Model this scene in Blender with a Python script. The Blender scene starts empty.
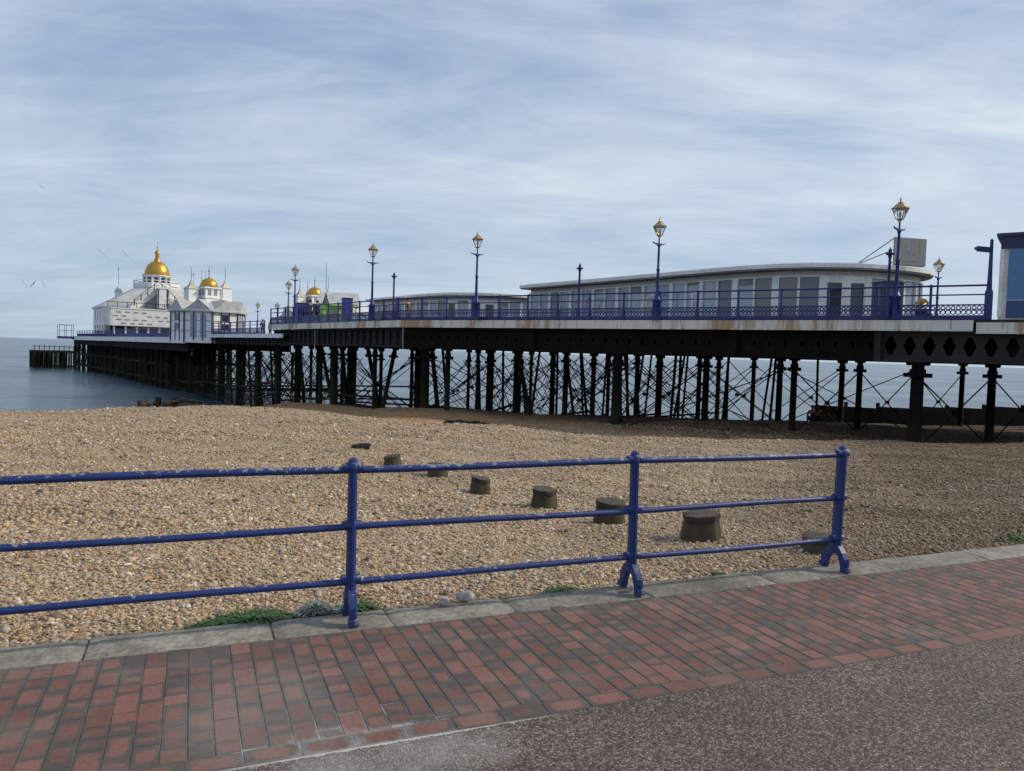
import bpy, math, random
import numpy as np
from mathutils import Vector, Matrix
random.seed(7); RNG = np.random.default_rng(7)
S = bpy.context.scene
COL = S.collection
R = math.radians
PI = math.pi

# ------------------------------------------------------------------ helpers
class MB:
    def __init__(s): s.v = []; s.f = []; s.mi = []; s.cur = 0
    def add(s, vs, fs):
        o = len(s.v); s.v.extend([tuple(p) for p in vs])
        for f in fs: s.f.append(tuple(o + i for i in f)); s.mi.append(s.cur)
        return s
    def box(s, c, d, rz=0.0, M=None):
        x, y, z = d[0] / 2, d[1] / 2, d[2] / 2
        P = [Vector((a * x, b * y, e * z)) for e in (-1, 1) for b in (-1, 1) for a in (-1, 1)]
        if M is None: M = Matrix.Rotation(rz, 3, 'Z')
        P = [M @ p + Vector(c) for p in P]
        return s.add(P, [(0, 2, 3, 1), (4, 5, 7, 6), (0, 1, 5, 4), (2, 6, 7, 3), (0, 4, 6, 2), (1, 3, 7, 5)])
    def bar(s, p0, p1, w, h, up=(0, 0, 1)):
        p0 = Vector(p0); p1 = Vector(p1); d = p1 - p0; L = d.length; d.normalize()
        up = Vector(up)
        if abs(d.dot(up)) > .98: up = Vector((0, 1, 0))
        sd = d.cross(up).normalized(); u = sd.cross(d)
        M = Matrix((sd, d, u)).transposed()
        return s.box((p0 + p1) / 2, (w, L, h), M=M)
    def cyl(s, p0, p1, r0, r1=None, n=8, cap=True):
        r1 = r0 if r1 is None else r1
        p0 = Vector(p0); p1 = Vector(p1); d = (p1 - p0).normalized()
        a = Vector((1, 0, 0)) if abs(d.x) < .9 else Vector((0, 1, 0))
        x = d.cross(a).normalized(); y = d.cross(x)
        P = []
        for p, r in ((p0, r0), (p1, r1)):
            for i in range(n):
                t = 2 * PI * i / n; P.append(p + (x * math.cos(t) + y * math.sin(t)) * r)
        F = [(i, (i + 1) % n, n + (i + 1) % n, n + i) for i in range(n)]
        if cap: F += [tuple(range(n))[::-1], tuple(range(n, 2 * n))]
        return s.add(P, F)
    def lathe(s, prof, n=12, c=(0, 0, 0), rot=0.0, sx=1, sy=1):
        P = []; F = []
        for r, z in prof:
            for i in range(n):
                t = 2 * PI * i / n + rot; P.append((c[0] + r * sx * math.cos(t), c[1] + r * sy * math.sin(t), c[2] + z))
        for j in range(len(prof) - 1):
            for i in range(n):
                F.append((j * n + i, j * n + (i + 1) % n, (j + 1) * n + (i + 1) % n, (j + 1) * n + i))
        F += [tuple(range(n))[::-1], tuple(range((len(prof) - 1) * n, len(prof) * n))]
        return s.add(P, F)
    def prism(s, poly, z0, z1):
        n = len(poly)
        area = sum(poly[i][0] * poly[(i + 1) % n][1] - poly[(i + 1) % n][0] * poly[i][1] for i in range(n))
        if area < 0: poly = poly[::-1]
        P = [(x, y, z0) for x, y in poly] + [(x, y, z1) for x, y in poly]
        F = [(i, (i + 1) % n, n + (i + 1) % n, n + i) for i in range(n)] + [tuple(range(n))[::-1], tuple(range(n, 2 * n))]
        return s.add(P, F)
    def tube(s, pts, r, n=6):
        for a, b in zip(pts[:-1], pts[1:]): s.cyl(a, b, r, r, n)
        return s
    def build(s, name, mat, parent=None, smooth=False, loc=None, rz=0):
        me = bpy.data.meshes.new(name); me.from_pydata(s.v, [], s.f)
        mats = mat if isinstance(mat, (list, tuple)) else [mat]
        for m in mats: me.materials.append(m)
        if len(mats) > 1: me.polygons.foreach_set('material_index', s.mi)
        if smooth: me.shade_smooth()
        if smooth == 'auto': me.set_sharp_from_angle(angle=R(40))
        me.update()
        o = bpy.data.objects.new(name, me); COL.objects.link(o)
        if parent is not None: o.parent = parent
        if loc is not None: o.location = loc
        o.rotation_euler.z = rz
        return o

def tag(o, label, cat, group=None, kind=None):
    o['label'] = label; o['category'] = cat
    if group: o['group'] = group
    if kind: o['kind'] = kind
    return o
def thing(name, label, cat, loc=(0, 0, 0), rz=0, group=None):
    o = bpy.data.objects.new(name, None); COL.objects.link(o); o.empty_display_size = .2
    o.location = loc; o.rotation_euler.z = rz
    return tag(o, label, cat, group)
def copy_tree(o, parent=None):
    c = o.copy(); COL.objects.link(c)
    if parent is not None: c.parent = parent
    for ch in list(o.children): copy_tree(ch, c)
    return c
def struct(o): o['kind'] = 'structure'; return o

# ------------------------------------------------------------------ materials
def newmat(name):
    m = bpy.data.materials.new(name); m.use_nodes = True
    nt = m.node_tree; b = nt.nodes['Principled BSDF']; return m, nt, b
def N(nt, t, **kw):
    n = nt.nodes.new(t)
    for k, v in kw.items():
        if k.startswith('i_'): n.inputs[k[2:].replace('_', ' ')].default_value = v
        else: setattr(n, k, v)
    return n
def ramp(nt, stops, fac, interp='LINEAR'):
    n = nt.nodes.new('ShaderNodeValToRGB'); e = n.color_ramp.elements; n.color_ramp.interpolation = interp
    while len(e) > len(stops): e.remove(e[-1])
    while len(e) < len(stops): e.new(.5)
    for k, (p, c) in zip(e, stops): k.position = p; k.color = (*c, 1) if len(c) == 3 else c
    nt.links.new(fac, n.inputs[0]); return n
def g3(v): return (v, v, v)
def mixc(nt, fac, a, b, blend='MIX'):
    n = nt.nodes.new('ShaderNodeMix'); n.data_type = 'RGBA'; n.blend_type = blend
    for s, x in ((n.inputs[0], fac), (n.inputs[6], a), (n.inputs[7], b)):
        if hasattr(x, 'links'): nt.links.new(x, s)
        elif isinstance(x, (int, float)): s.default_value = x
        else: s.default_value = (*x, 1)
    return n.outputs[2]
def math_(nt, op, a, b=None, c=None, clamp=False):
    n = nt.nodes.new('ShaderNodeMath'); n.operation = op; n.use_clamp = clamp
    for s, x in zip(n.inputs, (a, b, c)):
        if x is None: continue
        if hasattr(x, 'links'): nt.links.new(x, s)
        else: s.default_value = x
    return n.outputs[0]
def coords(nt, scale=(1, 1, 1), out='Object', rot=(0, 0, 0)):
    t = nt.nodes.new('ShaderNodeTexCoord'); mp = nt.nodes.new('ShaderNodeMapping')
    mp.inputs['Scale'].default_value = scale; mp.inputs['Rotation'].default_value = rot
    nt.links.new(t.outputs[out], mp.inputs[0]); return mp.outputs[0]
def noise(nt, vec, scale, detail=4, rough=.55, dist=0):
    n = N(nt, 'ShaderNodeTexNoise', i_Scale=scale, i_Detail=detail, i_Roughness=rough, i_Distortion=dist)
    nt.links.new(vec, n.inputs['Vector']); return n.outputs['Fac']
def voro(nt, vec, scale, out='Color', feat='F1', rnd=1):
    n = N(nt, 'ShaderNodeTexVoronoi', feature=feat, i_Scale=scale); n.inputs['Randomness'].default_value = rnd
    nt.links.new(vec, n.inputs['Vector']); return n.outputs[out]
def sep(nt, v, ch):
    n = nt.nodes.new('ShaderNodeSeparateXYZ'); nt.links.new(v, n.inputs[0]); return n.outputs[ch]
def bump(nt, b, h, strength=.3, dist=.02):
    n = N(nt, 'ShaderNodeBump', i_Strength=strength, i_Distance=dist); nt.links.new(h, n.inputs['Height'])
    nt.links.new(n.outputs[0], b.inputs['Normal'])
def weathered(name, base, dark, scale=3, lo=.4, hi=.7, rough=.6, metal=0, bs=.15, fine=30, stretch=(1, 1, 1)):
    m, nt, b = newmat(name); v = coords(nt, stretch)
    f = noise(nt, v, scale, 6, .6)
    r = ramp(nt, [(lo, dark), (hi, base)], f)
    f2 = noise(nt, v, fine, 3, .6)
    c = mixc(nt, .35, r.outputs[0], ramp(nt, [(.3, g3(.55)), (.7, g3(1.3))], f2).outputs[0], 'MULTIPLY')
    nt.links.new(c, b.inputs['Base Color']); b.inputs['Roughness'].default_value = rough; b.inputs['Metallic'].default_value = metal
    if bs: bump(nt, b, f2, bs, .01)
    return m

def m_paint_chipped():
    m, nt, b = newmat('blue_gloss_paint_chipped'); v = coords(nt)
    base = mixc(nt, noise(nt, v, 6, 4), (.007, .022, .115), (.013, .038, .175))
    geo = nt.nodes.new('ShaderNodeNewGeometry'); nz = sep(nt, geo.outputs['Normal'], 2)
    chips = noise(nt, v, 22, 5, .68, .3)
    big = noise(nt, coords(nt, (1.2, 1, 1)), 3.1, 3, .6)
    up = math_(nt, 'MULTIPLY', math_(nt, 'ADD', nz, .25, clamp=True), .16)
    z = sep(nt, v, 2)
    hi = math_(nt, 'MULTIPLY', math_(nt, 'GREATER_THAN', z, .84), .075)
    lo = math_(nt, 'MULTIPLY', math_(nt, 'LESS_THAN', z, .17), .07)
    k = math_(nt, 'ADD', math_(nt, 'ADD', chips, up), math_(nt, 'ADD', math_(nt, 'ADD', hi, lo), math_(nt, 'MULTIPLY', math_(nt, 'SUBTRACT', big, .5), .42)))
    mask = ramp(nt, [(.755, g3(0)), (.785, g3(1))], k)
    col = mixc(nt, noise(nt, v, 60, 3), (.09, .10, .14), (.34, .34, .35))
    c = mixc(nt, mask.outputs[0], base, col)
    rust = ramp(nt, [(.66, g3(0)), (.72, g3(.8))], noise(nt, v, 9, 6, .7))
    c = mixc(nt, math_(nt, 'MULTIPLY', rust.outputs[0], mask.outputs[0]), c, (.09, .04, .02))
    nt.links.new(c, b.inputs['Base Color'])
    b.inputs['Roughness'].default_value = .5
    bump(nt, b, math_(nt, 'SUBTRACT', noise(nt, v, 45, 4), math_(nt, 'MULTIPLY', mask.outputs[0], .5)), .35, .004)
    return m
M_FENCE = m_paint_chipped()
M_BLUE = weathered('pier_blue_paint', (.014, .027, .175), (.010, .018, .11), 4, .35, .6, .45, 0, .05)
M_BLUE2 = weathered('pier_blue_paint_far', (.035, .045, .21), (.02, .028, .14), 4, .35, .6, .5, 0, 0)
M_IRON = weathered('black_sea_iron', (.010, .0078, .0062), (.004, .0034, .003), 2, .35, .7, .9, 0, .3, 18)
M_IRON.node_tree.nodes['Principled BSDF'].inputs['Specular IOR Level'].default_value = .2
def tide(m):
    nt = m.node_tree; b = nt.nodes['Principled BSDF']; l = b.inputs['Base Color'].links[0]; src = l.from_socket
    g = nt.nodes.new('ShaderNodeNewGeometry'); z = sep(nt, g.outputs['Position'], 2); n = noise(nt, g.outputs['Position'], 1.6, 5, .65)
    k = math_(nt, 'ADD', math_(nt, 'MULTIPLY', z, -.35), math_(nt, 'MULTIPLY', n, .9))
    c = mixc(nt, ramp(nt, [(.45, g3(0)), (.95, g3(1))], k).outputs[0], src, mixc(nt, noise(nt, g.outputs['Position'], 9, 4), (.034, .025, .016), (.016, .018, .010)))
    r = ramp(nt, [(.60, g3(0)), (.70, g3(.7))], noise(nt, g.outputs['Position'], 3.5, 6, .7)); c = mixc(nt, r.outputs[0], c, (.042, .020, .010))
    nt.links.new(c, b.inputs['Base Color'])
tide(M_IRON)
M_IRON2 = weathered('rusty_dark_iron', (.0065, .0058, .005), (.003, .0027, .0025), 1.2, .35, .7, .8, 0, .3, 14)
M_PLATE = weathered('girder_paint_brown', (.030, .026, .022), (.013, .011, .010), .9, .35, .7, .75, 0, .2, 14)
M_GOLD, nt, b = newmat('gilded_metal'); b.inputs['Base Color'].default_value = (.55, .32, .065, 1); b.inputs['Metallic'].default_value = .75; b.inputs['Roughness'].default_value = .42
M_GOLDP = weathered('gold_lantern_paint', (.50, .36, .17), (.22, .15, .07), 12, .35, .6, .4, .4, 0)
M_WHITE = weathered('white_paint_weathered', (.86, .86, .84), (.66, .65, .62), 1.1, .3, .6, .55, 0, .05, 9)
M_WHITEB = weathered('white_render_walls', (.90, .90, .89), (.74, .75, .75), .6, .3, .6, .6, 0, 0, 5)
M_CREAM = weathered('cream_wall', (.58, .57, .54), (.46, .45, .43), .8, .3, .6, .6, 0, 0, 7)
M_ROOFW = weathered('pale_membrane_roof', (.90, .89, .86), (.70, .69, .66), .7, .3, .65, .5, 0, 0, 6)
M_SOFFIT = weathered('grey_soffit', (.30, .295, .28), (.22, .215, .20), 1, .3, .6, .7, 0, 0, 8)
M_ROOFG = weathered('grey_roof_sheet', (.56, .56, .56), (.38, .37, .36), 1.3, .3, .7, .6, 0, .1, 6)
M_ROOFY = weathered('stained_roof_sheet', (.66, .65, .61), (.42, .40, .34), .45, .35, .65, .6, 0, .1, 5)
M_DARK, nt, b = newmat('dark_opening'); b.inputs['Base Color'].default_value = (.016, .017, .022, 1); b.inputs['Roughness'].default_value = .35
def glassy(name, c, rough=.08, spec=.7):
    m, nt, b = newmat(name); v = coords(nt)
    col = mixc(nt, noise(nt, v, 1.3, 3), tuple(x * .75 for x in c), tuple(x * 1.2 for x in c))
    nt.links.new(col, b.inputs['Base Color']); b.inputs['Roughness'].default_value = rough
    b.inputs['Specular IOR Level'].default_value = spec; return m
M_GLASS = glassy('frosted_blue_window', (.25, .30, .39), .16)
M_GLASS2 = glassy('pale_reflecting_window', (.34, .40, .47), .1)
M_GLASS3 = glassy('deep_blue_window', (.085, .11, .17), .08)
M_GLASSD = glassy('dark_window', (.022, .026, .038), .06)
M_GLASSG = glassy('dim_grey_window', (.17, .17, .155), .14)
M_LAMPGL, nt, b = newmat('lantern_glass')
b.inputs['Base Color'].default_value = (.85, .88, .9, 1); b.inputs['Transmission Weight'].default_value = .9; b.inputs['Roughness'].default_value = .12; b.inputs['IOR'].default_value = 1.1
M_BOARD = weathered('oak_dark_timber', (.050, .040, .030), (.018, .014, .011), 2.5, .3, .7, .9, 0, .5, 22, (1, 1, .4))
def plain(name, c, rough=.6, metal=0):
    m, nt, b = newmat(name); v = coords(nt)
    col = mixc(nt, noise(nt, v, 7, 4), tuple(x * .72 for x in c), tuple(min(1, x * 1.18) for x in c))
    nt.links.new(col, b.inputs['Base Color']); b.inputs['Roughness'].default_value = rough; b.inputs['Metallic'].default_value = metal
    return m

def m_fascia():
    m, nt, b = newmat('white_fascia_rust_streaked'); v = coords(nt)
    t = coords(nt, (1.5, 1.5, .12))
    st = noise(nt, t, 1.6, 5, .7); big = noise(nt, coords(nt, (1, 1, .1)), .28, 3, .5)
    k = math_(nt, 'ADD', math_(nt, 'MULTIPLY', st, .62), math_(nt, 'MULTIPLY', big, .5))
    mask = ramp(nt, [(.535, g3(0)), (.64, g3(.9))], k)
    base = mixc(nt, noise(nt, v, 2.2, 5), (.58, .565, .50), (.78, .765, .70))
    rust = mixc(nt, noise(nt, t, 5, 3), (.50, .34, .16), (.20, .11, .045))
    c = mixc(nt, mask.outputs[0], base, rust)
    fine = ramp(nt, [(.63, g3(1)), (.70, g3(.35))], noise(nt, coords(nt, (3, 3, .2)), 2.3, 4, .6))
    c = mixc(nt, .8, c, fine.outputs[0], 'MULTIPLY')
    nt.links.new(c, b.inputs['Base Color']); b.inputs['Roughness'].default_value = .6
    return m
M_FASCIA = m_fascia()

PEB = [(0, (.13, .098, .068)), (.12, (.25, .168, .092)), (.28, (.40, .28, .155)), (.50, (.54, .395, .23)), (.66, (.41, .27, .15)), (.78, (.58, .46, .315)), (.90, (.34, .295, .24)), (.97, (.70, .63, .52))]
def painted_shade(nt, c):  # darkens the beach colour towards the right, standing in for soft shade
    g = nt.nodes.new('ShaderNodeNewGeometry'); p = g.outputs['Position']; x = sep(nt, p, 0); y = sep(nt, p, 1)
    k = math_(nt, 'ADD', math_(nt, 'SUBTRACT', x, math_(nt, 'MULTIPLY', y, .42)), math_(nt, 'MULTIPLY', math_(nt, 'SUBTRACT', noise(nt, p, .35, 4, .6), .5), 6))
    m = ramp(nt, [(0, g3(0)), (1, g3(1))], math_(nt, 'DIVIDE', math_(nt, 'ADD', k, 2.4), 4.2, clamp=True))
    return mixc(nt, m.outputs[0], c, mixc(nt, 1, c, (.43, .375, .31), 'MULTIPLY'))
def m_pebble():
    m, nt, b = newmat('flint_pebbles'); g = nt.nodes.new('ShaderNodeNewGeometry')
    r = ramp(nt, PEB, g.outputs['Random Per Island'])
    v = coords(nt); n = noise(nt, v, 55, 4, .6)
    c = mixc(nt, .6, r.outputs[0], ramp(nt, [(.3, g3(.6)), (.7, g3(1.25))], n).outputs[0], 'MULTIPLY')
    c = mixc(nt, .5, c, ramp(nt, [(.3, (.78, .75, .72)), (.7, (1.15, 1.12, 1.05))], noise(nt, v, .9, 3)).outputs[0], 'MULTIPLY')
    c = painted_shade(nt, c)
    nt.links.new(c, b.inputs['Base Color']); b.inputs['Roughness'].default_value = .62
    return m
M_PEB = m_pebble()
def m_shingle():
    m, nt, b = newmat('shingle_beach'); v = coords(nt, (1, 1, .6))
    n1 = voro(nt, v, 30); r1 = ramp(nt, PEB, sep(nt, n1, 0))
    n2 = voro(nt, v, 9); r2 = ramp(nt, PEB, sep(nt, n2, 1))
    c = mixc(nt, .42, r1.outputs[0], r2.outputs[0])
    d = voro(nt, v, 30, 'Distance'); edge = ramp(nt, [(.25, g3(1.1)), (.75, g3(.45))], d)
    c = mixc(nt, .75, c, edge.outputs[0], 'MULTIPLY')
    pat = noise(nt, v, .22, 6, .62); c = mixc(nt, .8, c, ramp(nt, [(.3, (.72, .69, .66)), (.7, (1.22, 1.2, 1.16))], pat).outputs[0], 'MULTIPLY')
    pat2 = noise(nt, v, 1.6, 4, .6); c = mixc(nt, .7, c, ramp(nt, [(.3, g3(.72)), (.7, g3(1.22))], pat2).outputs[0], 'MULTIPLY')
    a = N(nt, 'ShaderNodeAttribute', attribute_name='wet')
    grain = noise(nt, v, 7, 6, .8); c = mixc(nt, .9, c, ramp(nt, [(.32, g3(.45)), (.5, g3(1)), (.68, g3(1.6))], grain).outputs[0], 'MULTIPLY')
    dry = mixc(nt, .30, c, (.52, .42, .285)); wet = mixc(nt, 1, c, (1.25, .94, .64), 'MULTIPLY')
    c = mixc(nt, a.outputs['Fac'], mixc(nt, .6, dry, (1.1, 1.06, 1.0), 'MULTIPLY'), wet)
    c = mixc(nt, N(nt, 'ShaderNodeAttribute', attribute_name='painted_shade').outputs['Fac'], c, mixc(nt, 1, c, (.42, .42, .44), 'MULTIPLY'))
    c = painted_shade(nt, c)
    nt.links.new(c, b.inputs['Base Color']); b.inputs['Roughness'].default_value = .85
    h = math_(nt, 'SUBTRACT', 1.0, d); h = math_(nt, 'ADD', h, math_(nt, 'MULTIPLY', noise(nt, v, 4, 4), 1.6))
    bump(nt, b, h, .75, .05)
    return m
M_SHINGLE = m_shingle()

def m_sea():
    m, nt, b = newmat('sea_water')
    v = coords(nt, (1, 1.0, 1), rot=(0, 0, R(25)))
    sx = coords(nt, (.45, 1.25, 1), rot=(0, 0, R(12)))
    n = math_(nt, 'ADD', noise(nt, sx, .55, 5, .6, .6), math_(nt, 'MULTIPLY', noise(nt, v, .05, 4, .55), 1.4))
    n = math_(nt, 'ADD', n, math_(nt, 'MULTIPLY', noise(nt, sx, 2.4, 3, .6), .18))
    patch = noise(nt, coords(nt, (.35, 1.5, 1), rot=(0, 0, R(8))), .02, 5, .6)
    c = mixc(nt, patch, (.046, .080, .105), (.075, .118, .145))
    nt.links.new(c, b.inputs['Base Color']); b.inputs['IOR'].default_value = 1.33
    r = ramp(nt, [(.35, g3(.14)), (.65, g3(.28))], patch); nt.links.new(r.outputs[0], b.inputs['Roughness'])
    bump(nt, b, n, .6, .8)
    return m
M_SEA = m_sea()

def m_brick():
    m, nt, b = newmat('worn_brick_pavers'); g = nt.nodes.new('ShaderNodeNewGeometry'); rnd = g.outputs['Random Per Island']
    uv = N(nt, 'ShaderNodeUVMap', uv_map='UVMap').outputs[0]; sz = N(nt, 'ShaderNodeUVMap', uv_map='size').outputs[0]; v = coords(nt)
    dx_ = math_(nt, 'MULTIPLY', math_(nt, 'SUBTRACT', .5, math_(nt, 'ABSOLUTE', math_(nt, 'SUBTRACT', sep(nt, uv, 0), .5))), sep(nt, sz, 0))
    dy_ = math_(nt, 'MULTIPLY', math_(nt, 'SUBTRACT', .5, math_(nt, 'ABSOLUTE', math_(nt, 'SUBTRACT', sep(nt, uv, 1), .5))), sep(nt, sz, 1))
    de = math_(nt, 'SMOOTH_MIN', math_(nt, 'MULTIPLY', dx_, 2.0), math_(nt, 'MULTIPLY', dy_, .80), .03)
    r2 = math_(nt, 'FRACT', math_(nt, 'MULTIPLY', rnd, 17.31)); r3 = math_(nt, 'FRACT', math_(nt, 'MULTIPLY', rnd, 91.7))
    big = noise(nt, v, 1.1, 4, .6)
    lv = math_(nt, 'ADD', de, math_(nt, 'MULTIPLY', math_(nt, 'SUBTRACT', noise(nt, v, 17, 5, .65), .5), .042))
    per = ramp(nt, [(0, g3(0)), (.12, g3(.05)), (.22, g3(.38)), (.62, g3(.52)), (.82, g3(.66)), (.93, g3(.95))], r3)
    lv = math_(nt, 'ADD', lv, math_(nt, 'MULTIPLY', math_(nt, 'SUBTRACT', per.outputs[0], .5), .05))
    lv = math_(nt, 'ADD', lv, math_(nt, 'MULTIPLY', math_(nt, 'SUBTRACT', .5, big), .05))
    grime = ramp(nt, [(.012, g3(1)), (.030, g3(0))], lv)
    e = math_(nt, 'SUBTRACT', 1.0, math_(nt, 'MULTIPLY', de, 25.0), clamp=True)
    red = ramp(nt, [(0, (.145, .068, .052)), (.5, (.185, .085, .064)), (1, (.225, .106, .082))], r2)
    redn = mixc(nt, .7, red.outputs[0], ramp(nt, [(.3, g3(.6)), (.7, g3(1.25))], noise(nt, v, 45, 6, .7)).outputs[0], 'MULTIPLY')
    gry = mixc(nt, noise(nt, v, 26, 6, .75), (.043, .043, .039), (.098, .092, .080))
    c = mixc(nt, math_(nt, 'MULTIPLY', grime.outputs[0], .9), redn, gry)
    dust = ramp(nt, [(.48, g3(0)), (.75, g3(.48))], noise(nt, v, 2.3, 6, .7))
    c = mixc(nt, dust.outputs[0], c, (.24, .19, .165))
    hx = math_(nt, 'DIVIDE', math_(nt, 'SUBTRACT', sep(nt, v, 0), .30), .55); hy = math_(nt, 'DIVIDE', math_(nt, 'SUBTRACT', sep(nt, v, 1), 3.45), .75)
    hr = math_(nt, 'SUBTRACT', 1.0, math_(nt, 'ADD', math_(nt, 'MULTIPLY', hx, hx), math_(nt, 'MULTIPLY', hy, hy)), clamp=True)
    hz2 = ramp(nt, [(.18, g3(0)), (.55, g3(.22))], math_(nt, 'MULTIPLY', hr, math_(nt, 'ADD', noise(nt, v, 7, 7, .75), .15)))
    c = mixc(nt, hz2.outputs[0], c, (.30, .285, .265))
    x = sep(nt, v, 0); y = sep(nt, v, 1)   # salt bloom by the asphalt edge
    dx = math_(nt, 'DIVIDE', math_(nt, 'SUBTRACT', x, .62), .75); dy = math_(nt, 'DIVIDE', math_(nt, 'SUBTRACT', y, 3.0), .42)
    rr = math_(nt, 'ADD', math_(nt, 'MULTIPLY', dx, dx), math_(nt, 'MULTIPLY', dy, dy))
    reg = math_(nt, 'SUBTRACT', 1.0, rr, clamp=True)
    sm = ramp(nt, [(.50, g3(0)), (1.0, g3(.7))], math_(nt, 'MULTIPLY', reg, math_(nt, 'ADD', noise(nt, v, 14, 6, .75), math_(nt, 'MULTIPLY', e, .32))))
    c = mixc(nt, sm.outputs[0], c, (.42, .41, .39))
    nt.links.new(c, b.inputs['Base Color']); b.inputs['Roughness'].default_value = .82
    bump(nt, b, noise(nt, v, 120, 4, .7), .45, .004)
    return m
M_BRICK = m_brick()
def m_joint():
    m, nt, b = newmat('sandy_joint'); v = coords(nt)
    c = mixc(nt, noise(nt, v, 30, 4), (.070, .062, .053), (.125, .112, .096))
    x = sep(nt, v, 0); y = sep(nt, v, 1)
    dx = math_(nt, 'DIVIDE', math_(nt, 'SUBTRACT', x, .6), 1.0); dy = math_(nt, 'DIVIDE', math_(nt, 'SUBTRACT', y, 3.05), .75)
    rr = math_(nt, 'ADD', math_(nt, 'MULTIPLY', dx, dx), math_(nt, 'MULTIPLY', dy, dy))
    k = math_(nt, 'MULTIPLY', math_(nt, 'SUBTRACT', 1.0, rr, clamp=True), math_(nt, 'ADD', noise(nt, v, 9, 6, .8), .12))
    c = mixc(nt, ramp(nt, [(.42, g3(0)), (.60, g3(.62))], k).outputs[0], c, (.55, .54, .50))
    nt.links.new(c, b.inputs['Base Color']); b.inputs['Roughness'].default_value = .95; bump(nt, b, noise(nt, v, 150, 3), .5, .004)
    return m
M_JOINT = m_joint()
def m_asphalt():
    m, nt, b = newmat('exposed_aggregate_asphalt'); v = coords(nt)
    cell = voro(nt, v, 120); d = voro(nt, v, 120, 'Distance')
    stone = ramp(nt, [(0, (.030, .023, .021)), (.34, (.058, .043, .038)), (.56, (.118, .088, .074)), (.80, (.21, .168, .142)), (.95, (.38, .33, .29))], sep(nt, cell, 0))
    cell2 = voro(nt, v, 75); st2 = ramp(nt, [(0, (.04, .032, .03)), (.6, (.10, .070, .058)), (.88, (.16, .122, .10)), (1, (.27, .23, .20))], sep(nt, cell2, 1))
    c = mixc(nt, .38, stone.outputs[0], st2.outputs[0])
    c = mixc(nt, .8, c, ramp(nt, [(.3, g3(1.15)), (.8, g3(.5))], d).outputs[0], 'MULTIPLY')
    c = mixc(nt, .85, c, ramp(nt, [(.3, (.76, .73, .66)), (.7, (1.28, 1.24, 1.14))], noise(nt, v, 1.1, 6, .65)).outputs[0], 'MULTIPLY')
    x = sep(nt, v, 0); y = sep(nt, v, 1)
    dx = math_(nt, 'DIVIDE', math_(nt, 'SUBTRACT', x, .7), .85); dy = math_(nt, 'DIVIDE', math_(nt, 'SUBTRACT', y, 2.86), .34)
    rr = math_(nt, 'ADD', math_(nt, 'MULTIPLY', dx, dx), math_(nt, 'MULTIPLY', dy, dy))
    k = math_(nt, 'MULTIPLY', math_(nt, 'SUBTRACT', 1.0, rr, clamp=True), noise(nt, v, 5, 7, .75))
    c = mixc(nt, ramp(nt, [(.22, g3(0)), (.6, g3(.55))], k).outputs[0], c, (.40, .39, .37))
    # salt line along the brick edge
    ed = math_(nt, 'MULTIPLY', math_(nt, 'GREATER_THAN', math_(nt, 'ADD', y, math_(nt, 'MULTIPLY', noise(nt, v, 18, 6, .75), .05)), 3.023), math_(nt, 'SUBTRACT', 1.0, math_(nt, 'MULTIPLY', dx, dx), clamp=True))
    c = mixc(nt, math_(nt, 'MULTIPLY', ed, .85), c, (.55, .54, .51))
    nt.links.new(c, b.inputs['Base Color']); b.inputs['Roughness'].default_value = .8
    bump(nt, b, math_(nt, 'SUBTRACT', 1.0, d), .6, .006)
    return m
M_ASPH = m_asphalt()
def m_kerb():
    m, nt, b = newmat('lichened_concrete_kerb'); v = coords(nt); g = nt.nodes.new('ShaderNodeNewGeometry')
    c = ramp(nt, [(.25, (.125, .118, .095)), (.42, (.20, .188, .155)), (.60, (.32, .30, .25)), (.8, (.42, .395, .34))], noise(nt, v, 3.6, 9, .78)).outputs[0]
    c = mixc(nt, .6, c, ramp(nt, [(.36, g3(.32)), (.60, g3(1.2))], noise(nt, v, 30, 6, .75)).outputs[0], 'MULTIPLY')
    c = mixc(nt, .6, c, ramp(nt, [(0, g3(.78)), (1, g3(1.15))], g.outputs['Random Per Island']).outputs[0], 'MULTIPLY')
    grn = ramp(nt, [(.5, g3(0)), (.66, g3(.55))], noise(nt, v, 2.0, 5, .65)); c = mixc(nt, grn.outputs[0], c, (.125, .12, .085))
    x = sep(nt, v, 0)
    rgh = math_(nt, 'MULTIPLY', math_(nt, 'SUBTRACT', 1.0, math_(nt, 'ABSOLUTE', math_(nt, 'DIVIDE', math_(nt, 'SUBTRACT', x, 3.35), 1.1)), clamp=True), noise(nt, v, 24, 6, .75))
    c = mixc(nt, ramp(nt, [(.2, g3(0)), (.5, g3(.75))], rgh).outputs[0], c, (.075, .07, .055))
    nt.links.new(c, b.inputs['Base Color']); b.inputs['Roughness'].default_value = .9
    bump(nt, b, noise(nt, v, 55, 6, .7), .5, .008)
    return m
M_KERB = m_kerb()
def m_leaf(name, a, b_, c_):
    m, nt, b = newmat(name); g = nt.nodes.new('ShaderNodeNewGeometry')
    r = ramp(nt, [(0, a), (.5, b_), (1, c_)], g.outputs['Random Per Island'])
    nt.links.new(r.outputs[0], b.inputs['Base Color']); b.inputs['Roughness'].default_value = .6; return m
M_GRASS = m_leaf('green_blades', (.030, .070, .012), (.060, .125, .020), (.12, .19, .038))
M_SILVER = m_leaf('silver_leaves', (.15, .19, .16), (.25, .30, .25), (.36, .40, .34))

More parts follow.
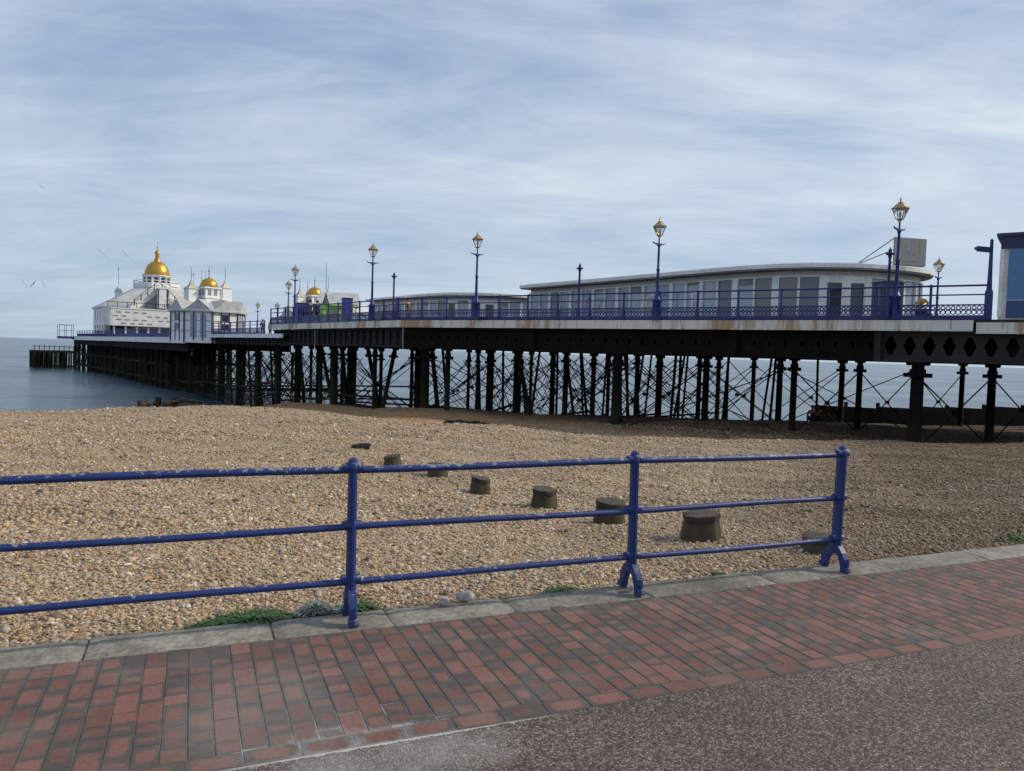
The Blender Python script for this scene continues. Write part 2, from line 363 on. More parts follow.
# ------------------------------------------------------------------ frames
F_RZ = R(22.6)                     # promenade: x along the railing, y toward the sea
PO = Vector((-6.83, 45.08, 0)); P_RZ = math.atan2(.589, .808)
cB, sB = math.cos(P_RZ), math.sin(P_RZ)
def pw(b, a, z=0): return Vector((PO.x + b * cB - a * sB, PO.y + b * sB + a * cB, z))
cF, sF = math.cos(F_RZ), math.sin(F_RZ)
def fw(u, v, z=0): return Vector((u * cF - v * sF, u * sF + v * cF, z))
DECK, MID, OUT, SEA = 3.3, 2.5, 2.15, -4.2

# ------------------------------------------------------------------ terrain
ctrl = []
for u in (-14, -8, -3, 2, 7, 12, 20, 32, 60): ctrl += [(*fw(u, 4.59)[:2], -.05), (*fw(u, 3.2)[:2], -.05)]
ctrl += [(1.9, 7.6, -.20), (-2.8, 14.7, -.42), (-8, 12, -.40), (8, 14, -.42), (14, 18, -.60), (-14, 18, -.70), (3, 17, -.55),
         (-17.5, 26.3, -1.12), (-9, 29.8, -.85), (-6.3, 28.6, -.92), (-1, 25.6, -.90), (3.2, 22.9, -.86), (8.2, 23.4, -.80), (12.5, 24.2, -.82), (16, 24.5, -.85),
         (22, 25.2, -.88), (30, 27, -1.0), (45, 36, -1.2),
         (4.5, 27.4, -1.52), (10, 28.2, -1.52), (16, 29.0, -1.5), (-3, 30.6, -1.40), (-8, 34.5, -1.62), (26, 32, -1.55),
         (5.5, 36.6, -1.75), (15, 32.5, -1.62), (-6.5, 44.4, -1.85), (-17.5, 58, -2.9), (-12, 51, -2.32), (0, 40, -1.68),
         (5, 43, -1.75), (12, 42, -1.8), (20, 40, -1.75), (30, 45, -1.9), (40, 50, -2.1), (7, 50, -2.7), (19, 62, -3.7), (28, 58, -3.2),
         (-22, 34, -3.3), (-14, 40, -3.4), (-26, 32, -3.6), (-24, 52, -5.0), (-20, 64, -4.5), (-2, 56, -4.2), (10, 64, -5.2),
         (-40, 40, -6.5), (-34, 60, -7), (-12, 82, -7), (10, 90, -8), (32, 90, -7), (50, 80, -5.5), (70, 90, -6), (-45, 25, -4.5), (70, 60, -2.4)]
ctrl = np.array(ctrl)
def tps_fit(c, lam=.02):
    n = len(c); d = np.hypot(c[:, None, 0] - c[None, :, 0], c[:, None, 1] - c[None, :, 1]) + 1e-9
    K = d * d * np.log(d) + lam * np.eye(n); P = np.c_[np.ones(n), c[:, :2]]
    A = np.block([[K, P], [P.T, np.zeros((3, 3))]]); return np.linalg.solve(A, np.r_[c[:, 2], 0, 0, 0])
TW = tps_fit(ctrl)
def hgt(x, y):
    x = np.asarray(x, float); y = np.asarray(y, float); out = np.zeros(x.shape)
    for i, (cx, cy, _) in enumerate(ctrl):
        d = np.hypot(x - cx, y - cy) + 1e-9; out += TW[i] * d * d * np.log(d)
    n = len(ctrl); out += TW[n] + TW[n + 1] * x + TW[n + 2] * y
    v = -x * sF + y * cF
    k = np.clip((v - 4.6) / 4, 0, 1)
    bumpy = .06 * np.sin(x * 1.1 + 1.3 * np.sin(y * .7)) * np.cos(y * .9 + .8 * np.sin(x * .5)) + .02 * np.sin(x * 3.1 + y * 1.7) * np.cos(y * 2.9 - x) + .05 * np.sin(x * .33 - y * .21)
    return np.maximum(out + k * bumpy, -9)
def hz(x, y): return float(hgt(np.array([x]), np.array([y]))[0])

def grid_mesh(name, xs, ys, zf, mat):
    X, Y = np.meshgrid(xs, ys); Z = zf(X, Y); n, m = len(xs), len(ys)
    me = bpy.data.meshes.new(name); me.vertices.add(n * m); me.vertices.foreach_set('co', np.stack([X, Y, Z], -1).ravel())
    i = np.arange((m - 1) * n).reshape(m - 1, n)[:, :-1]; q = np.stack([i, i + 1, i + n + 1, i + n], -1).reshape(-1, 4)
    me.loops.add(q.size); me.loops.foreach_set('vertex_index', q.ravel().astype(np.int32)); me.polygons.add(len(q))
    me.polygons.foreach_set('loop_start', np.arange(0, q.size, 4, dtype=np.int32)); me.update(); me.validate()
    me.shade_smooth(); me.materials.append(mat)
    o = bpy.data.objects.new(name, me); COL.objects.link(o); return o, X, Y
# beach laid out in the promenade frame so its edge follows the kerb
us = np.concatenate([np.arange(-60, -14, 1.2), np.arange(-14, 30, .35), np.arange(30, 110, 1.6)])
vs = np.concatenate([np.arange(4.40, 14, .22), np.arange(14, 62, .4), np.arange(62, 110, 1.6)])
def beach_z(Uu, Vv):
    x = Uu * cF - Vv * sF; y = Uu * sF + Vv * cF; return hgt(x, y)
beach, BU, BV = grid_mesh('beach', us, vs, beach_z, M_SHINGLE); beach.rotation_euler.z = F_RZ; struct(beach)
bx = BU * cF - BV * sF; by = BU * sF + BV * cF
pb = (bx - PO.x) * cB + (by - PO.y) * sB; pa = -(bx - PO.x) * sB + (by - PO.y) * cB
zz = beach_z(BU, BV)
cy_ = np.interp(bx, [-30, -16, -9, -6.3, -1, 3.2, 8.2, 12.5, 16, 22, 30, 60], [44, 38, 31.5, 29.2, 26.1, 23.4, 23.9, 24.7, 25, 25.8, 27.5, 40])
wet = np.clip((by - cy_) / .9, 0, 1)
dm = np.clip((pb - np.maximum(0, -pa * .3285) + 2.5) / 3, 0, 1) * np.clip((4 - pa) / 9, 0, 1) * np.clip((by - cy_ + .2) / .8, 0, 1)  # shade beneath the pier deck, painted into the shingle colour
at = beach.data.attributes.new('painted_shade', 'FLOAT', 'POINT'); at.data.foreach_set('value', dm.ravel().astype(np.float32))
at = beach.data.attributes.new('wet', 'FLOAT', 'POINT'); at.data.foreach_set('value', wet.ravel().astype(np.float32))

mb = MB(); q = 22000
for (x0, y0, x1, y1) in ((-q, -q, q, q),): mb.add([(x0, y0, SEA), (x1, y0, SEA), (x1, y1, SEA), (x0, y1, SEA)], [(0, 1, 2, 3)])
struct(mb.build('sea', M_SEA))

mb = MB(); mb.add([(-160, -90, 0), (260, -90, 0), (260, 3.012, 0), (-160, 3.012, 0)], [(0, 1, 2, 3)])
mb.add([(-160, 3.012, 0), (260, 3.012, 0), (260, 3.012, -6), (-160, 3.012, -6)], [(0, 1, 2, 3)])
struct(mb.build('asphalt_path', M_ASPH, rz=F_RZ))
# brick band
mb = MB(); U0, U1 = -9, 26
mb.add([(U0, 3.013, .0006), (U1, 3.013, .0006), (U1, 4.288, .0006), (U0, 4.288, .0006)], [(0, 1, 2, 3)])
mb.add([(U0, 4.289, -.004), (U1, 4.289, -.004), (U1, 4.6, -.004), (U0, 4.6, -.004)], [(0, 1, 2, 3)])
struct(mb.build('paving_bed', M_JOINT, rz=F_RZ))
bv, bf, buv = [], [], []
def brick(u0, v0, u1, v1, flip=False):
    g = .001; jit = lambda s: random.uniform(-s, s)
    u0 += g + jit(.0014); u1 -= g + jit(.0014); v0 += g + jit(.002); v1 -= g + jit(.002)
    if u1 - u0 < .02 or v1 - v0 < .02: return
    z = .0030 + random.uniform(-.0009, .0012); tu, tv = jit(.0009), jit(.0012); c = .0025; o = len(bv)
    fr = [(u0, v0), (u1, v0), (u1, v1), (u0, v1)]; ins = [(u0 + c, v0 + c), (u1 - c, v0 + c), (u1 - c, v1 - c), (u0 + c, v1 - c)]
    def zz_(i): return z + (tu if i in (1, 2) else -tu) * .5 + (tv if i > 1 else -tv) * .5
    for i, p in enumerate(fr): bv.append((*p, -.03))
    for i, p in enumerate(fr): bv.append((*p, zz_(i) - .003))
    for i, p in enumerate(ins): bv.append((*p, zz_(i)))
    for i in range(4):
        j = (i + 1) % 4; bf.append((o + i, o + j, o + 4 + j, o + 4 + i)); bf.append((o + 4 + i, o + 4 + j, o + 8 + j, o + 8 + i))
    bf.append((o + 8, o + 9, o + 10, o + 11))
    L = [(0, 0), (1, 0), (1, 1), (0, 1)] if not flip else [(0, 0), (0, 1), (1, 1), (1, 0)]
    buv.append((o, L, (u1 - u0, v1 - v0) if not flip else (v1 - v0, u1 - u0)))
u = U0; k = 0
while u < U1:
    off = (.100 if k % 2 else 0) + random.uniform(-.035, .035); v = 3.122 - .200 + off; k += 1
    while v < 4.28:
        
        w1 = min(v + .200, 4.285)
        if random.random() < .22 and v > 3.122: brick(u, v, u + .100, v + .100); brick(u, v + .100, u + .100, w1)
        else: brick(u, max(v, 3.122), u + .100, w1)
        v += .200
    u += .100
u = U0
while u < U1: brick(u, 3.012, u + .214, 3.122, True); u += .214
me = bpy.data.meshes.new('brick_paving'); me.from_pydata(bv, [], bf); uvl = me.uv_layers.new(name='UVMap')
vu = {}
me.uv_layers.new(name='size'); uvs = me.uv_layers['size']; uvl = me.uv_layers['UVMap']; vs_ = {}
for o, L, wl in buv:
    for ring in range(3):
        for i in range(4): vu[o + ring * 4 + i] = L[i]; vs_[o + ring * 4 + i] = wl
for lp in me.loops: uvl.data[lp.index].uv = vu[lp.vertex_index]; uvs.data[lp.index].uv = vs_[lp.vertex_index]
me.materials.append(M_BRICK); ob = bpy.data.objects.new('brick_paving', me); COL.objects.link(ob); ob.rotation_euler.z = F_RZ; struct(ob)
# kerb slabs
JN = [-14, -12, -10, -8, -6.9, -5.9, -5, -4.05, -3.1, -2.2, -1.35, -.49, .43, 1.10, 1.88, 2.86, 3.9, 5.06, 6.15, 7.15, 8.2, 9.2, 10.2, 11.3, 12.4, 13.5, 14.6, 15.8, 17, 18.2, 19.4, 20.6, 22, 24, 26]
mb = MB()
for a, b_ in zip(JN[:-1], JN[1:]):
    nu = max(4, int((b_ - a) / .06)); nvv = 8; g = .006; z0 = random.uniform(.004, .014); v0, v1 = 4.288 + random.uniform(-.003, .006), 4.595 + random.uniform(-.008, .012)
    ph = random.uniform(0, 9); base = len(mb.v); P = []
    for j in range(nvv + 1):
        for i in range(nu + 1):
            uu = a + g + (b_ - a - 2 * g) * i / nu; vv = v0 + (v1 - v0) * j / nvv
            ed = min(uu - a - g, b_ - g - uu, vv - v0, v1 - vv); r = .014
            zb = z0 - (max(0, r - ed) ** 2) / r * .8 + .003 * math.sin(uu * 9 + ph) * math.sin(vv * 21 + ph)
            wob = .004 * math.sin(uu * 31 + ph) if j in (0, nvv) else 0
            P.append((uu, vv + wob, zb))
    F = [(j * (nu + 1) + i, j * (nu + 1) + i + 1, (j + 1) * (nu + 1) + i + 1, (j + 1) * (nu + 1) + i) for j in range(nvv) for i in range(nu)]
    n0 = len(P); rim = [i for i in range(nu + 1)] + [j * (nu + 1) + nu for j in range(1, nvv + 1)] + [nvv * (nu + 1) + i for i in range(nu - 1, -1, -1)] + [j * (nu + 1) for j in range(nvv - 1, 0, -1)]
    for i in rim: P.append((P[i][0], P[i][1], -.2))
    L = len(rim); F += [(rim[(i + 1) % L], rim[i], n0 + i, n0 + (i + 1) % L) for i in range(L)]
    mb.add(P, F)
struct(mb.build('kerb', M_KERB, smooth='auto', rz=F_RZ))

# ------------------------------------------------------------------ loose shingle (uncountable)
def ico(sub):
    t = (1 + 5 ** .5) / 2
    v = np.array([(-1, t, 0), (1, t, 0), (-1, -t, 0), (1, -t, 0), (0, -1, t), (0, 1, t), (0, -1, -t), (0, 1, -t), (t, 0, -1), (t, 0, 1), (-t, 0, -1), (-t, 0, 1)], float)
    f = [(0, 11, 5), (0, 5, 1), (0, 1, 7), (0, 7, 10), (0, 10, 11), (1, 5, 9), (5, 11, 4), (11, 10, 2), (10, 7, 6), (7, 1, 8), (3, 9, 4), (3, 4, 2), (3, 2, 6), (3, 6, 8), (3, 8, 9), (4, 9, 5), (2, 4, 11), (6, 2, 10), (8, 6, 7), (9, 8, 1)]
    v /= np.linalg.norm(v[0])
    for _ in range(sub):
        v = list(map(tuple, v)); mid = {}; nf = []
        def m(a, b):
            k = (min(a, b), max(a, b))
            if k not in mid:
                p = (np.array(v[a]) + v[b]); p /= np.linalg.norm(p); v.append(tuple(p)); mid[k] = len(v) - 1
            return mid[k]
        for a, b, c in f:
            x, y, z = m(a, b), m(b, c), m(c, a); nf += [(a, x, z), (b, y, x), (c, z, y), (x, y, z)]
        f = nf; v = np.array(v)
    return np.array(v), np.array(f)
def octa():
    v = [(1, 0, 0), (-1, 0, 0), (0, 1, 0), (0, -1, 0), (0, 0, 1), (0, 0, -1)]; f = [(0, 2, 4), (2, 1, 4), (1, 3, 4), (3, 0, 4), (2, 0, 5), (1, 2, 5), (3, 1, 5), (0, 3, 5)]
    mid = {}; nf = []
    def m(a, b):
        k = (min(a, b), max(a, b))
        if k not in mid:
            p = np.array(v[a]) + v[b]; v.append(tuple(p / np.linalg.norm(p))); mid[k] = len(v) - 1
        return mid[k]
    for a, b, c in f:
        x, y, z = m(a, b), m(b, c), m(c, a); nf += [(a, x, z), (b, y, x), (c, z, y), (x, y, z)]
    return np.array(v), np.array(nf)
def pebble_field(name, u, v, r, sub, mat, label):
    V0, F0 = octa() if sub == -1 else ico(sub); n = len(u); x = u * cF - v * sF; y = u * sF + v * cF; z = hgt(x, y)
    sc = np.stack([r * RNG.uniform(.8, 1.5, n), r * RNG.uniform(.7, 1.05, n), r * RNG.uniform(.35, .75, n)], -1)
    kinds = []
    for k in range(12):
        d = RNG.normal(size=(4, 3)); w = V0.copy()
        for dd in d:
            dd /= np.linalg.norm(dd); h = RNG.uniform(.55, .9); pr = w @ dd; ex = np.maximum(pr - h, 0); w = w - ex[:, None] * dd * .8
        kinds.append(w)
    kinds = np.array(kinds)[RNG.integers(0, 12, n)]
    P = kinds * sc[:, None, :]
    a = RNG.uniform(0, 2 * PI, n); t = RNG.normal(0, .35, n); ca, sa, ct, st = np.cos(a), np.sin(a), np.cos(t), np.sin(t)
    X, Y, Z = P[..., 0], P[..., 1], P[..., 2]
    X, Z = X * ct[:, None] + Z * st[:, None], -X * st[:, None] + Z * ct[:, None]
    X, Y = X * ca[:, None] - Y * sa[:, None], X * sa[:, None] + Y * ca[:, None]
    lift = sc[:, 2] * RNG.uniform(-.1, .75, n)
    co = np.stack([X + x[:, None], Y + y[:, None], Z + (z + lift)[:, None]], -1).reshape(-1, 3)
    fa = (F0[None] + (np.arange(n) * len(V0))[:, None, None]).reshape(-1, 3).astype(np.int32)
    me = bpy.data.meshes.new(name); me.vertices.add(len(co)); me.vertices.foreach_set('co', co.ravel().astype(np.float32))
    me.loops.add(fa.size); me.loops.foreach_set('vertex_index', fa.ravel()); me.polygons.add(len(fa))
    me.polygons.foreach_set('loop_start', np.arange(0, fa.size, 3, dtype=np.int32)); me.update(); me.shade_smooth(); me.materials.append(mat)
    o = bpy.data.objects.new(name, me); COL.objects.link(o); return tag(o, label, 'shingle', kind='stuff')
def scatter(n, v0, v1, pad=3.0, power=1.0):
    v = v0 + (v1 - v0) * RNG.random(n) ** power
    # cover what the promenade overlooks: a wedge widening seaward
    lo = -1.05 + -.27 * v - pad; hi = 1.05 + 1.38 * v + pad; u = lo + (hi - lo) * RNG.random(n); return u, v
u, v = scatter(165000, 4.6, 8.4, power=1.15); r = np.clip(RNG.lognormal(math.log(.0088), .45, len(u)), .0048, .034)
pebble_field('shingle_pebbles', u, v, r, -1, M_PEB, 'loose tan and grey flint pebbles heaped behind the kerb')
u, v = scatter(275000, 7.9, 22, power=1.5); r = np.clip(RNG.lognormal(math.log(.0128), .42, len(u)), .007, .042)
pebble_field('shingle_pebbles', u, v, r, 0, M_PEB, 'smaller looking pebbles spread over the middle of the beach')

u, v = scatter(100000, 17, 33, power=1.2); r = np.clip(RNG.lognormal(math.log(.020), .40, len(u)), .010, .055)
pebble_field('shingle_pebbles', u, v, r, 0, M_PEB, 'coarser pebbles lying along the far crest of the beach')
# ------------------------------------------------------------------ promenade railing
rail = thing('promenade_railing', 'chipped blue three-rail iron railing standing on the concrete kerb', 'railing', (0, 0, 0), F_RZ)
RV = 4.44; ZR = (.895, .558, .240)
for z, ds in zip(ZR, (.022, .020, .020)):
    mb = MB(); pts = []
    xs = np.arange(-5.0, 4.60, .12)
    for x in xs: pts.append((x, RV + .004 * math.sin(x * 1.7), z + .004 * math.sin(x * 2.3 + z * 9)))
    pts.append((4.59, RV, z))
    n = 12; P = []; F = []
    for p in pts:
        for i in range(n):
            t = 2 * PI * i / n; P.append((p[0], p[1] + ds * math.cos(t), p[2] + ds * math.sin(t)))
    for j in range(len(pts) - 1):
        for i in range(n): F.append((j * n + i, j * n + (i + 1) % n, (j + 1) * n + (i + 1) % n, (j + 1) * n + i))
    F.append(tuple(range(n))); F.append(tuple(range((len(pts) - 1) * n, len(pts) * n))[::-1])
    mb.add(P, F).build('rail', M_FENCE, rail, smooth='auto')
def rail_post():
    mb = MB()
    # tapering shaft, slightly flattened, with a web rib either side
    prof = [(.030, .13), (.034, .18), (.030, .26), (.029, .55), (.026, .87), (.030, .90)]
    mb.lathe(prof, 10, sy=1.25)
    mb.box((0, -.036, .52), (.014, .02, .72)); mb.box((0, .036, .52), (.014, .02, .72))
    # knuckles the rails thread through
    for z in ZR:
        mb.lathe([(.004, -.040), (.024, -.036), (.035, -.022), (.039, 0), (.035, .022), (.024, .036), (.004, .040)], 12, (0, 0, z))
        for s in (-1, 1): mb.cyl((s * .026, 0, z), (s * .056, 0, z), .032, .027, 12)
    mb.lathe([(.030, .925), (.026, .942), (.012, .952), (.002, .954)], 10)
    return mb
def rail_foot(s):
    mb = MB()
    # an arched cast leg: broad at the crotch, splaying to a toe pad, pierced near the toe
    path = [(0.0, .20), (.03, .165), (.062, .13), (.083, .09), (.094, .05), (.100, .012)]
    wid = [.032, .039, .040, .036, .031, .036]
    for (a, za), (b_, zb), w0, w1 in zip(path[:-1], path[1:], wid[:-1], wid[1:]):
        for e in (-1, 1):
            pass
        P = []
        for (y, z), w in (((a, za), w0), ((b_, zb), w1)):
            th = .024
            for dx, dy in ((-1, -1), (1, -1), (1, 1), (-1, 1)): P.append((dx * w * .58, s * (y + dy * th), z + dy * .012))
        F = [(0, 1, 5, 4), (1, 2, 6, 5), (2, 3, 7, 6), (3, 0, 4, 7), (3, 2, 1, 0), (4, 5, 6, 7)]
        mb.add(P, F)
    mb.box((0, s * .108, .022), (.054, .056, .034)); mb.box((0, s * .126, .075), (.020, .012, .060))
    mb.lathe([(.014, 0), (.014, .014), (.008, .02)], 6, (0, s * .118, .040))
    return mb
post0 = rail_post().build('post', M_FENCE, rail, smooth='auto'); ft = [rail_foot(s).build('foot', M_FENCE, post0, smooth='auto') for s in (-1, 1)]
for i, (u, lean) in enumerate([(.867, .0), (2.764, -.006), (4.585, .028), (-1.03, 0), (-2.93, 0), (-4.83, 0)]):
    p = post0 if i == 0 else copy_tree(post0, rail)
    p.location = (u - lean * .3, RV, .012); p.rotation_euler = (0, lean, 0)

# ------------------------------------------------------------------ stumps of the old groyne
def stump(i, x, y, rad, h, lean, label):
    z = hz(x, y); mb = MB(); n = 18; rr = random.Random(i); ph = [rr.uniform(.88, 1.08) for _ in range(n)]; tl = rr.uniform(.004, .022); ta = rr.uniform(0, 6)
    rings = [(1.22, -.15), (1.16, .0), (1.06, h * .45), (.97, h * .72), (.96, h * .76), (1.03, h * .80), (1.04, h * .97), (1.0, h), (.55, h + .008), (.1, h + .004)]
    P = []; F = []
    for r, zz_ in rings:
        for k in range(n):
            t = 2 * PI * k / n; q = rad * r * (ph[k] if r > .6 else 1); P.append((q * math.cos(t), q * math.sin(t) * .92, zz_ + (tl * r * math.cos(t - ta) + .006 * (ph[(k * 5) % n] - 1) * 8 if zz_ > h * .4 else 0)))
    for j in range(len(rings) - 1):
        for k in range(n): F.append((j * n + k, j * n + (k + 1) % n, (j + 1) * n + (k + 1) % n, (j + 1) * n + k))
    F.append(tuple(range((len(rings) - 1) * n, len(rings) * n))); mb.add(P, F)
    o = mb.build('groyne_stump', M_STUMP, smooth='auto', loc=(x, y, z)); o.rotation_euler = (lean, lean * .6, rr.uniform(0, 6))
    return tag(o, label, 'stump', 'timber groyne stumps in the shingle')
def m_stump():
    m, nt, b = newmat('weathered_oak_stump'); v = coords(nt, (1, 1, .15)); g = nt.nodes.new('ShaderNodeNewGeometry')
    nz = sep(nt, g.outputs['Normal'], 2); z = sep(nt, coords(nt), 2)
    side = mixc(nt, noise(nt, v, 22, 5, .7), (.022, .017, .011), (.095, .072, .045))
    moss = ramp(nt, [(.4, g3(0)), (.62, g3(.55))], noise(nt, coords(nt), 6, 4)); side = mixc(nt, moss.outputs[0], side, (.06, .055, .022))
    capm = ramp(nt, [(.165, g3(0)), (.185, g3(1))], z); side = mixc(nt, math_(nt, 'MULTIPLY', capm.outputs[0], .75), side, (.028, .023, .019))
    top = mixc(nt, noise(nt, coords(nt), 14, 4), (.048, .040, .031), (.095, .08, .062))
    c = mixc(nt, ramp(nt, [(.6, g3(0)), (.8, g3(1))], nz).outputs[0], side, top)
    nt.links.new(c, b.inputs['Base Color']); b.inputs['Roughness'].default_value = .92; bump(nt, b, noise(nt, v, 30, 4), .7, .02); return m
M_STUMP = m_stump()
ST = [(2.84, 6.98, .15, .14, .02, 'low stump of the old groyne right behind the kerb at the railing end'),
      (1.92, 7.62, .175, .265, .0, 'tall tapered groyne stump between the second and third railing posts'),
      (1.14, 8.63, .158, .26, .04, 'groyne stump half hidden behind the middle railing post'),
      (.45, 9.74, .16, .25, -.03, 'mossy groyne stump just left of the middle railing post, above the lower rail'),
      (-.41, 10.86, .16, .23, .05, 'stump with a split side, below the top rail midway between two posts'),
      (-1.12, 11.9, .15, .20, .0, 'stump crossed by the top rail, third from the seaward end of the row'),
      (-1.98, 12.95, .15, .17, .06, 'short stump seen just above the top rail beside the first post')]
for i, (x, y, r, h, l, lab) in enumerate(ST): stump(i, x, y, r, h, l, lab)
x, y = -2.86, 14.75
mb = MB(); mb.box((0, 0, .03), (.30, .16, .09)); mb.box((.06, .02, .07), (.2, .12, .05), .3); mb.lathe([(.09, -.05), (.10, .05), (.05, .07)], 9, (-.1, 0, 0))
tag(mb.build('groyne_stump', M_BOARD, loc=(x, y, hz(x, y)), rz=.2), 'flat worn stump nearly buried at the seaward end of the row', 'stump', 'timber groyne stumps in the shingle')
# split splinter on the fifth stump belongs to it as a part
x, y = 4.0, 0
# driftwood line of weed near the crest
def weed(x, y, L, label):
    mb = MB(); rr = random.Random(int(x * 10))
    for k in range(34):
        a = rr.uniform(-.6, .6); px = rr.uniform(-L, L); py = rr.uniform(-.25, .25); l = rr.uniform(.15, .5)
        zz_ = hz(x + px, y + py); zb = hz(x, y)
        mb.tube([(px, py, zz_ - zb + .02), (px + l * .5 * math.cos(a), py + l * .5 * math.sin(a), zz_ - zb + rr.uniform(.05, .12)), (px + l * math.cos(a), py + l * math.sin(a), zz_ - zb + .015)], rr.uniform(.015, .035), 5)
    o = mb.build('seaweed_clump', M_WEED, loc=(x, y, hz(x, y))); return tag(o, label, 'seaweed')
M_WEED = plain('dried_weed', (.022, .016, .012), .9)

# ------------------------------------------------------------------ stones, plants at the kerb
def stone(x, y, z, r, label, seed):
    V0, F0 = ico(2); rg = np.random.default_rng(seed); w = V0.copy()
    for _ in range(5):
        d = rg.normal(size=3); d /= np.linalg.norm(d); h = rg.uniform(.5, .85); w -= np.maximum(w @ d - h, 0)[:, None] * d * .8
    mb = MB(); mb.add(w * np.array(r), [tuple(f) for f in F0])
    return tag(mb.build('flint_stone', M_STONE, smooth=True, loc=(x, y, z), rz=seed), label, 'stone')
M_STONE = weathered('pale_flint', (.62, .60, .55), (.24, .23, .21), 9, .35, .62, .7, 0, .3, 60)
p = fw(1.62, 4.57); stone(p.x, p.y, .045, (.062, .045, .04), 'pale rounded flint lying on the kerb, the larger of two', 3)
p = fw(1.47, 4.53); stone(p.x, p.y, .035, (.045, .035, .028), 'smaller grey flint lying on the kerb beside a paler one', 8)
p = fw(2.75, 4.42); stone(p.x, p.y, .04, (.035, .03, .03), 'brown pebble lodged between the feet of the middle railing post', 5)
def tuft(name, u, v, spread, n, h, mat, label, flat=.0, width=.006, seed=0):
    rr = random.Random(seed); mb = MB(); p0 = fw(u, v)
    for k in range(n):
        du, dv = rr.gauss(0, spread[0] * .5), abs(rr.gauss(0, spread[1] * .5)) * (1 if spread[1] > 0 else -1)
        du = max(-spread[0], min(spread[0], du)); q = max(.25, 1 - abs(du) / spread[0] * .7)
        pp = fw(u + du, v + dv); zb = max(hz(pp.x, pp.y), -.06); a = rr.uniform(0, 2 * PI); l = h * q * rr.uniform(.55, 1.25); le = rr.uniform(.15, .9) + flat
        d = Vector((math.cos(a), math.sin(a), 0)); sd = Vector((-d.y, d.x, 0)) * width * rr.uniform(.6, 1.3)
        b0 = Vector((pp.x - p0.x, pp.y - p0.y, zb)); m1 = b0 + d * l * le * .35 + Vector((0, 0, l * .62)); t1 = b0 + d * l * le * .95 + Vector((0, 0, l * (.95 - le * .35)))
        mb.add([b0 - sd * .6, b0 + sd * .6, m1 + sd, m1 - sd, t1], [(0, 1, 2, 3), (3, 2, 4)])
    return tag(mb.build(name, mat, loc=(p0.x, p0.y, 0)), label, 'plant')
tuft('wild_plant', .34, 4.60, (.36, .15), 2600, .095, M_GRASS, 'dark green straggling plant behind the kerb left of the first post', .3, .009, 1)
tuft('wild_plant', .71, 4.62, (.17, .11), 800, .125, M_SILVER, 'silvery grey leafed plant behind the kerb beside the green one', .1, .007, 2)
tuft('wild_plant', .96, 4.62, (.15, .10), 500, .10, M_GRASS, 'small green tuft behind the foot of the first railing post', .3, .008, 3)
tuft('wild_plant', 2.36, 4.60, (.20, .10), 700, .085, M_GRASS, 'low grass tuft behind the kerb just left of the middle post', .4, .006, 4)
tuft('wild_plant', 3.66, 4.62, (.07, .06), 120, .08, M_GRASS, 'tiny weed between the kerb and the tall tapered stump', .3, .010, 5)
tuft('wild_plant', 7.55, 4.72, (.42, .22), 900, .075, M_GRASS, 'green patch of weeds behind the kerb beyond the railing end', .4, .009, 6)
p = pw(-2, -16); 
weed(-1.55, 24.6, .65, 'dark strip of dried seaweed on the shingle crest')
weed(-.2, 26.3, .22, 'small scrap of dark weed beyond the seaweed strip')

exec_parts = []
# ------------------------------------------------------------------ THE PIER
pier = thing('pier', 'long iron seaside pier on dark piles running from the beach out to sea', 'pier', PO, P_RZ)
EDGE = [(13.5, -41.1), (9.31, -28.34), (0, 0), (0, 22.2)]
# deck slabs
mb = MB(); mb.prism(EDGE + [(.3, 23.0), (27.5, 23.0), (27.5, -41.1)], DECK - .14, DECK); mb.build('deck', M_BOARD, pier)
mb = MB(); mb.prism([(-.12, 18.6), (-.12, 50), (13.2, 50), (13.2, 23.2), (6, 23.2), (6, 18.6)], MID - .14, MID); mb.build('deck', M_BOARD, pier)
mb = MB(); mb.prism([(0, 50.02), (0, 100), (-1.6, 128), (-1.6, 134.5), (20, 134.5), (20, 98), (13.2, 90), (13.2, 50.02)], OUT - .14, OUT); mb.build('deck', M_BOARD, pier)
mb = MB(); mb.box((19.5, 28.4, DECK - .07), (14, 10.6, .14)); mb.build('deck', M_BOARD, pier)
# fascia boards with a moulding strip
def fascia(pts, ztop, h, t=.10):
    mb = MB()
    for (b0, a0), (b1, a1) in zip(pts[:-1], pts[1:]):
        L = math.hypot(b1 - b0, a1 - a0); n = max(1, round(L / 2.9)); d = Vector((b1 - b0, a1 - a0, 0)) / L; nrm = Vector((-d.y, d.x, 0))
        if nrm.x > 0: nrm = -nrm
        for k in range(n):
            p = Vector((b0, a0, 0)) + d * (L * k / n + .006); q = Vector((b0, a0, 0)) + d * (L * (k + 1) / n - .006)
            j = random.uniform(-.008, .008)
            mb.bar(p + nrm * (.05 + j) + Vector((0, 0, ztop - h * .42)), q + nrm * (.05 + j) + Vector((0, 0, ztop - h * .42)), t, h * .80)
            mb.bar(p + nrm * (.09 + j) + Vector((0, 0, ztop - h * .91)), q + nrm * (.09 + j) + Vector((0, 0, ztop - h * .91)), t, h * .16)
    return mb
fascia([(9.06, -27.58), (0, 0), (0, 22.2)], DECK - .02, .42).build('fascia', M_FASCIA, pier)
mb = fascia([(13.4, -40.8), (9.09, -27.66)], DECK - .10, .42); mb.build('fascia', M_FASCIA, pier)
fascia([(-.14, 18.6), (-.14, 50)], MID + .03, .34).build('fascia', M_WHITE, pier)
fascia([(0, 50.2), (0, 100), (-1.6, 128), (-1.6, 134.5)], OUT + .06, .70).build('fascia', M_WHITE, pier)
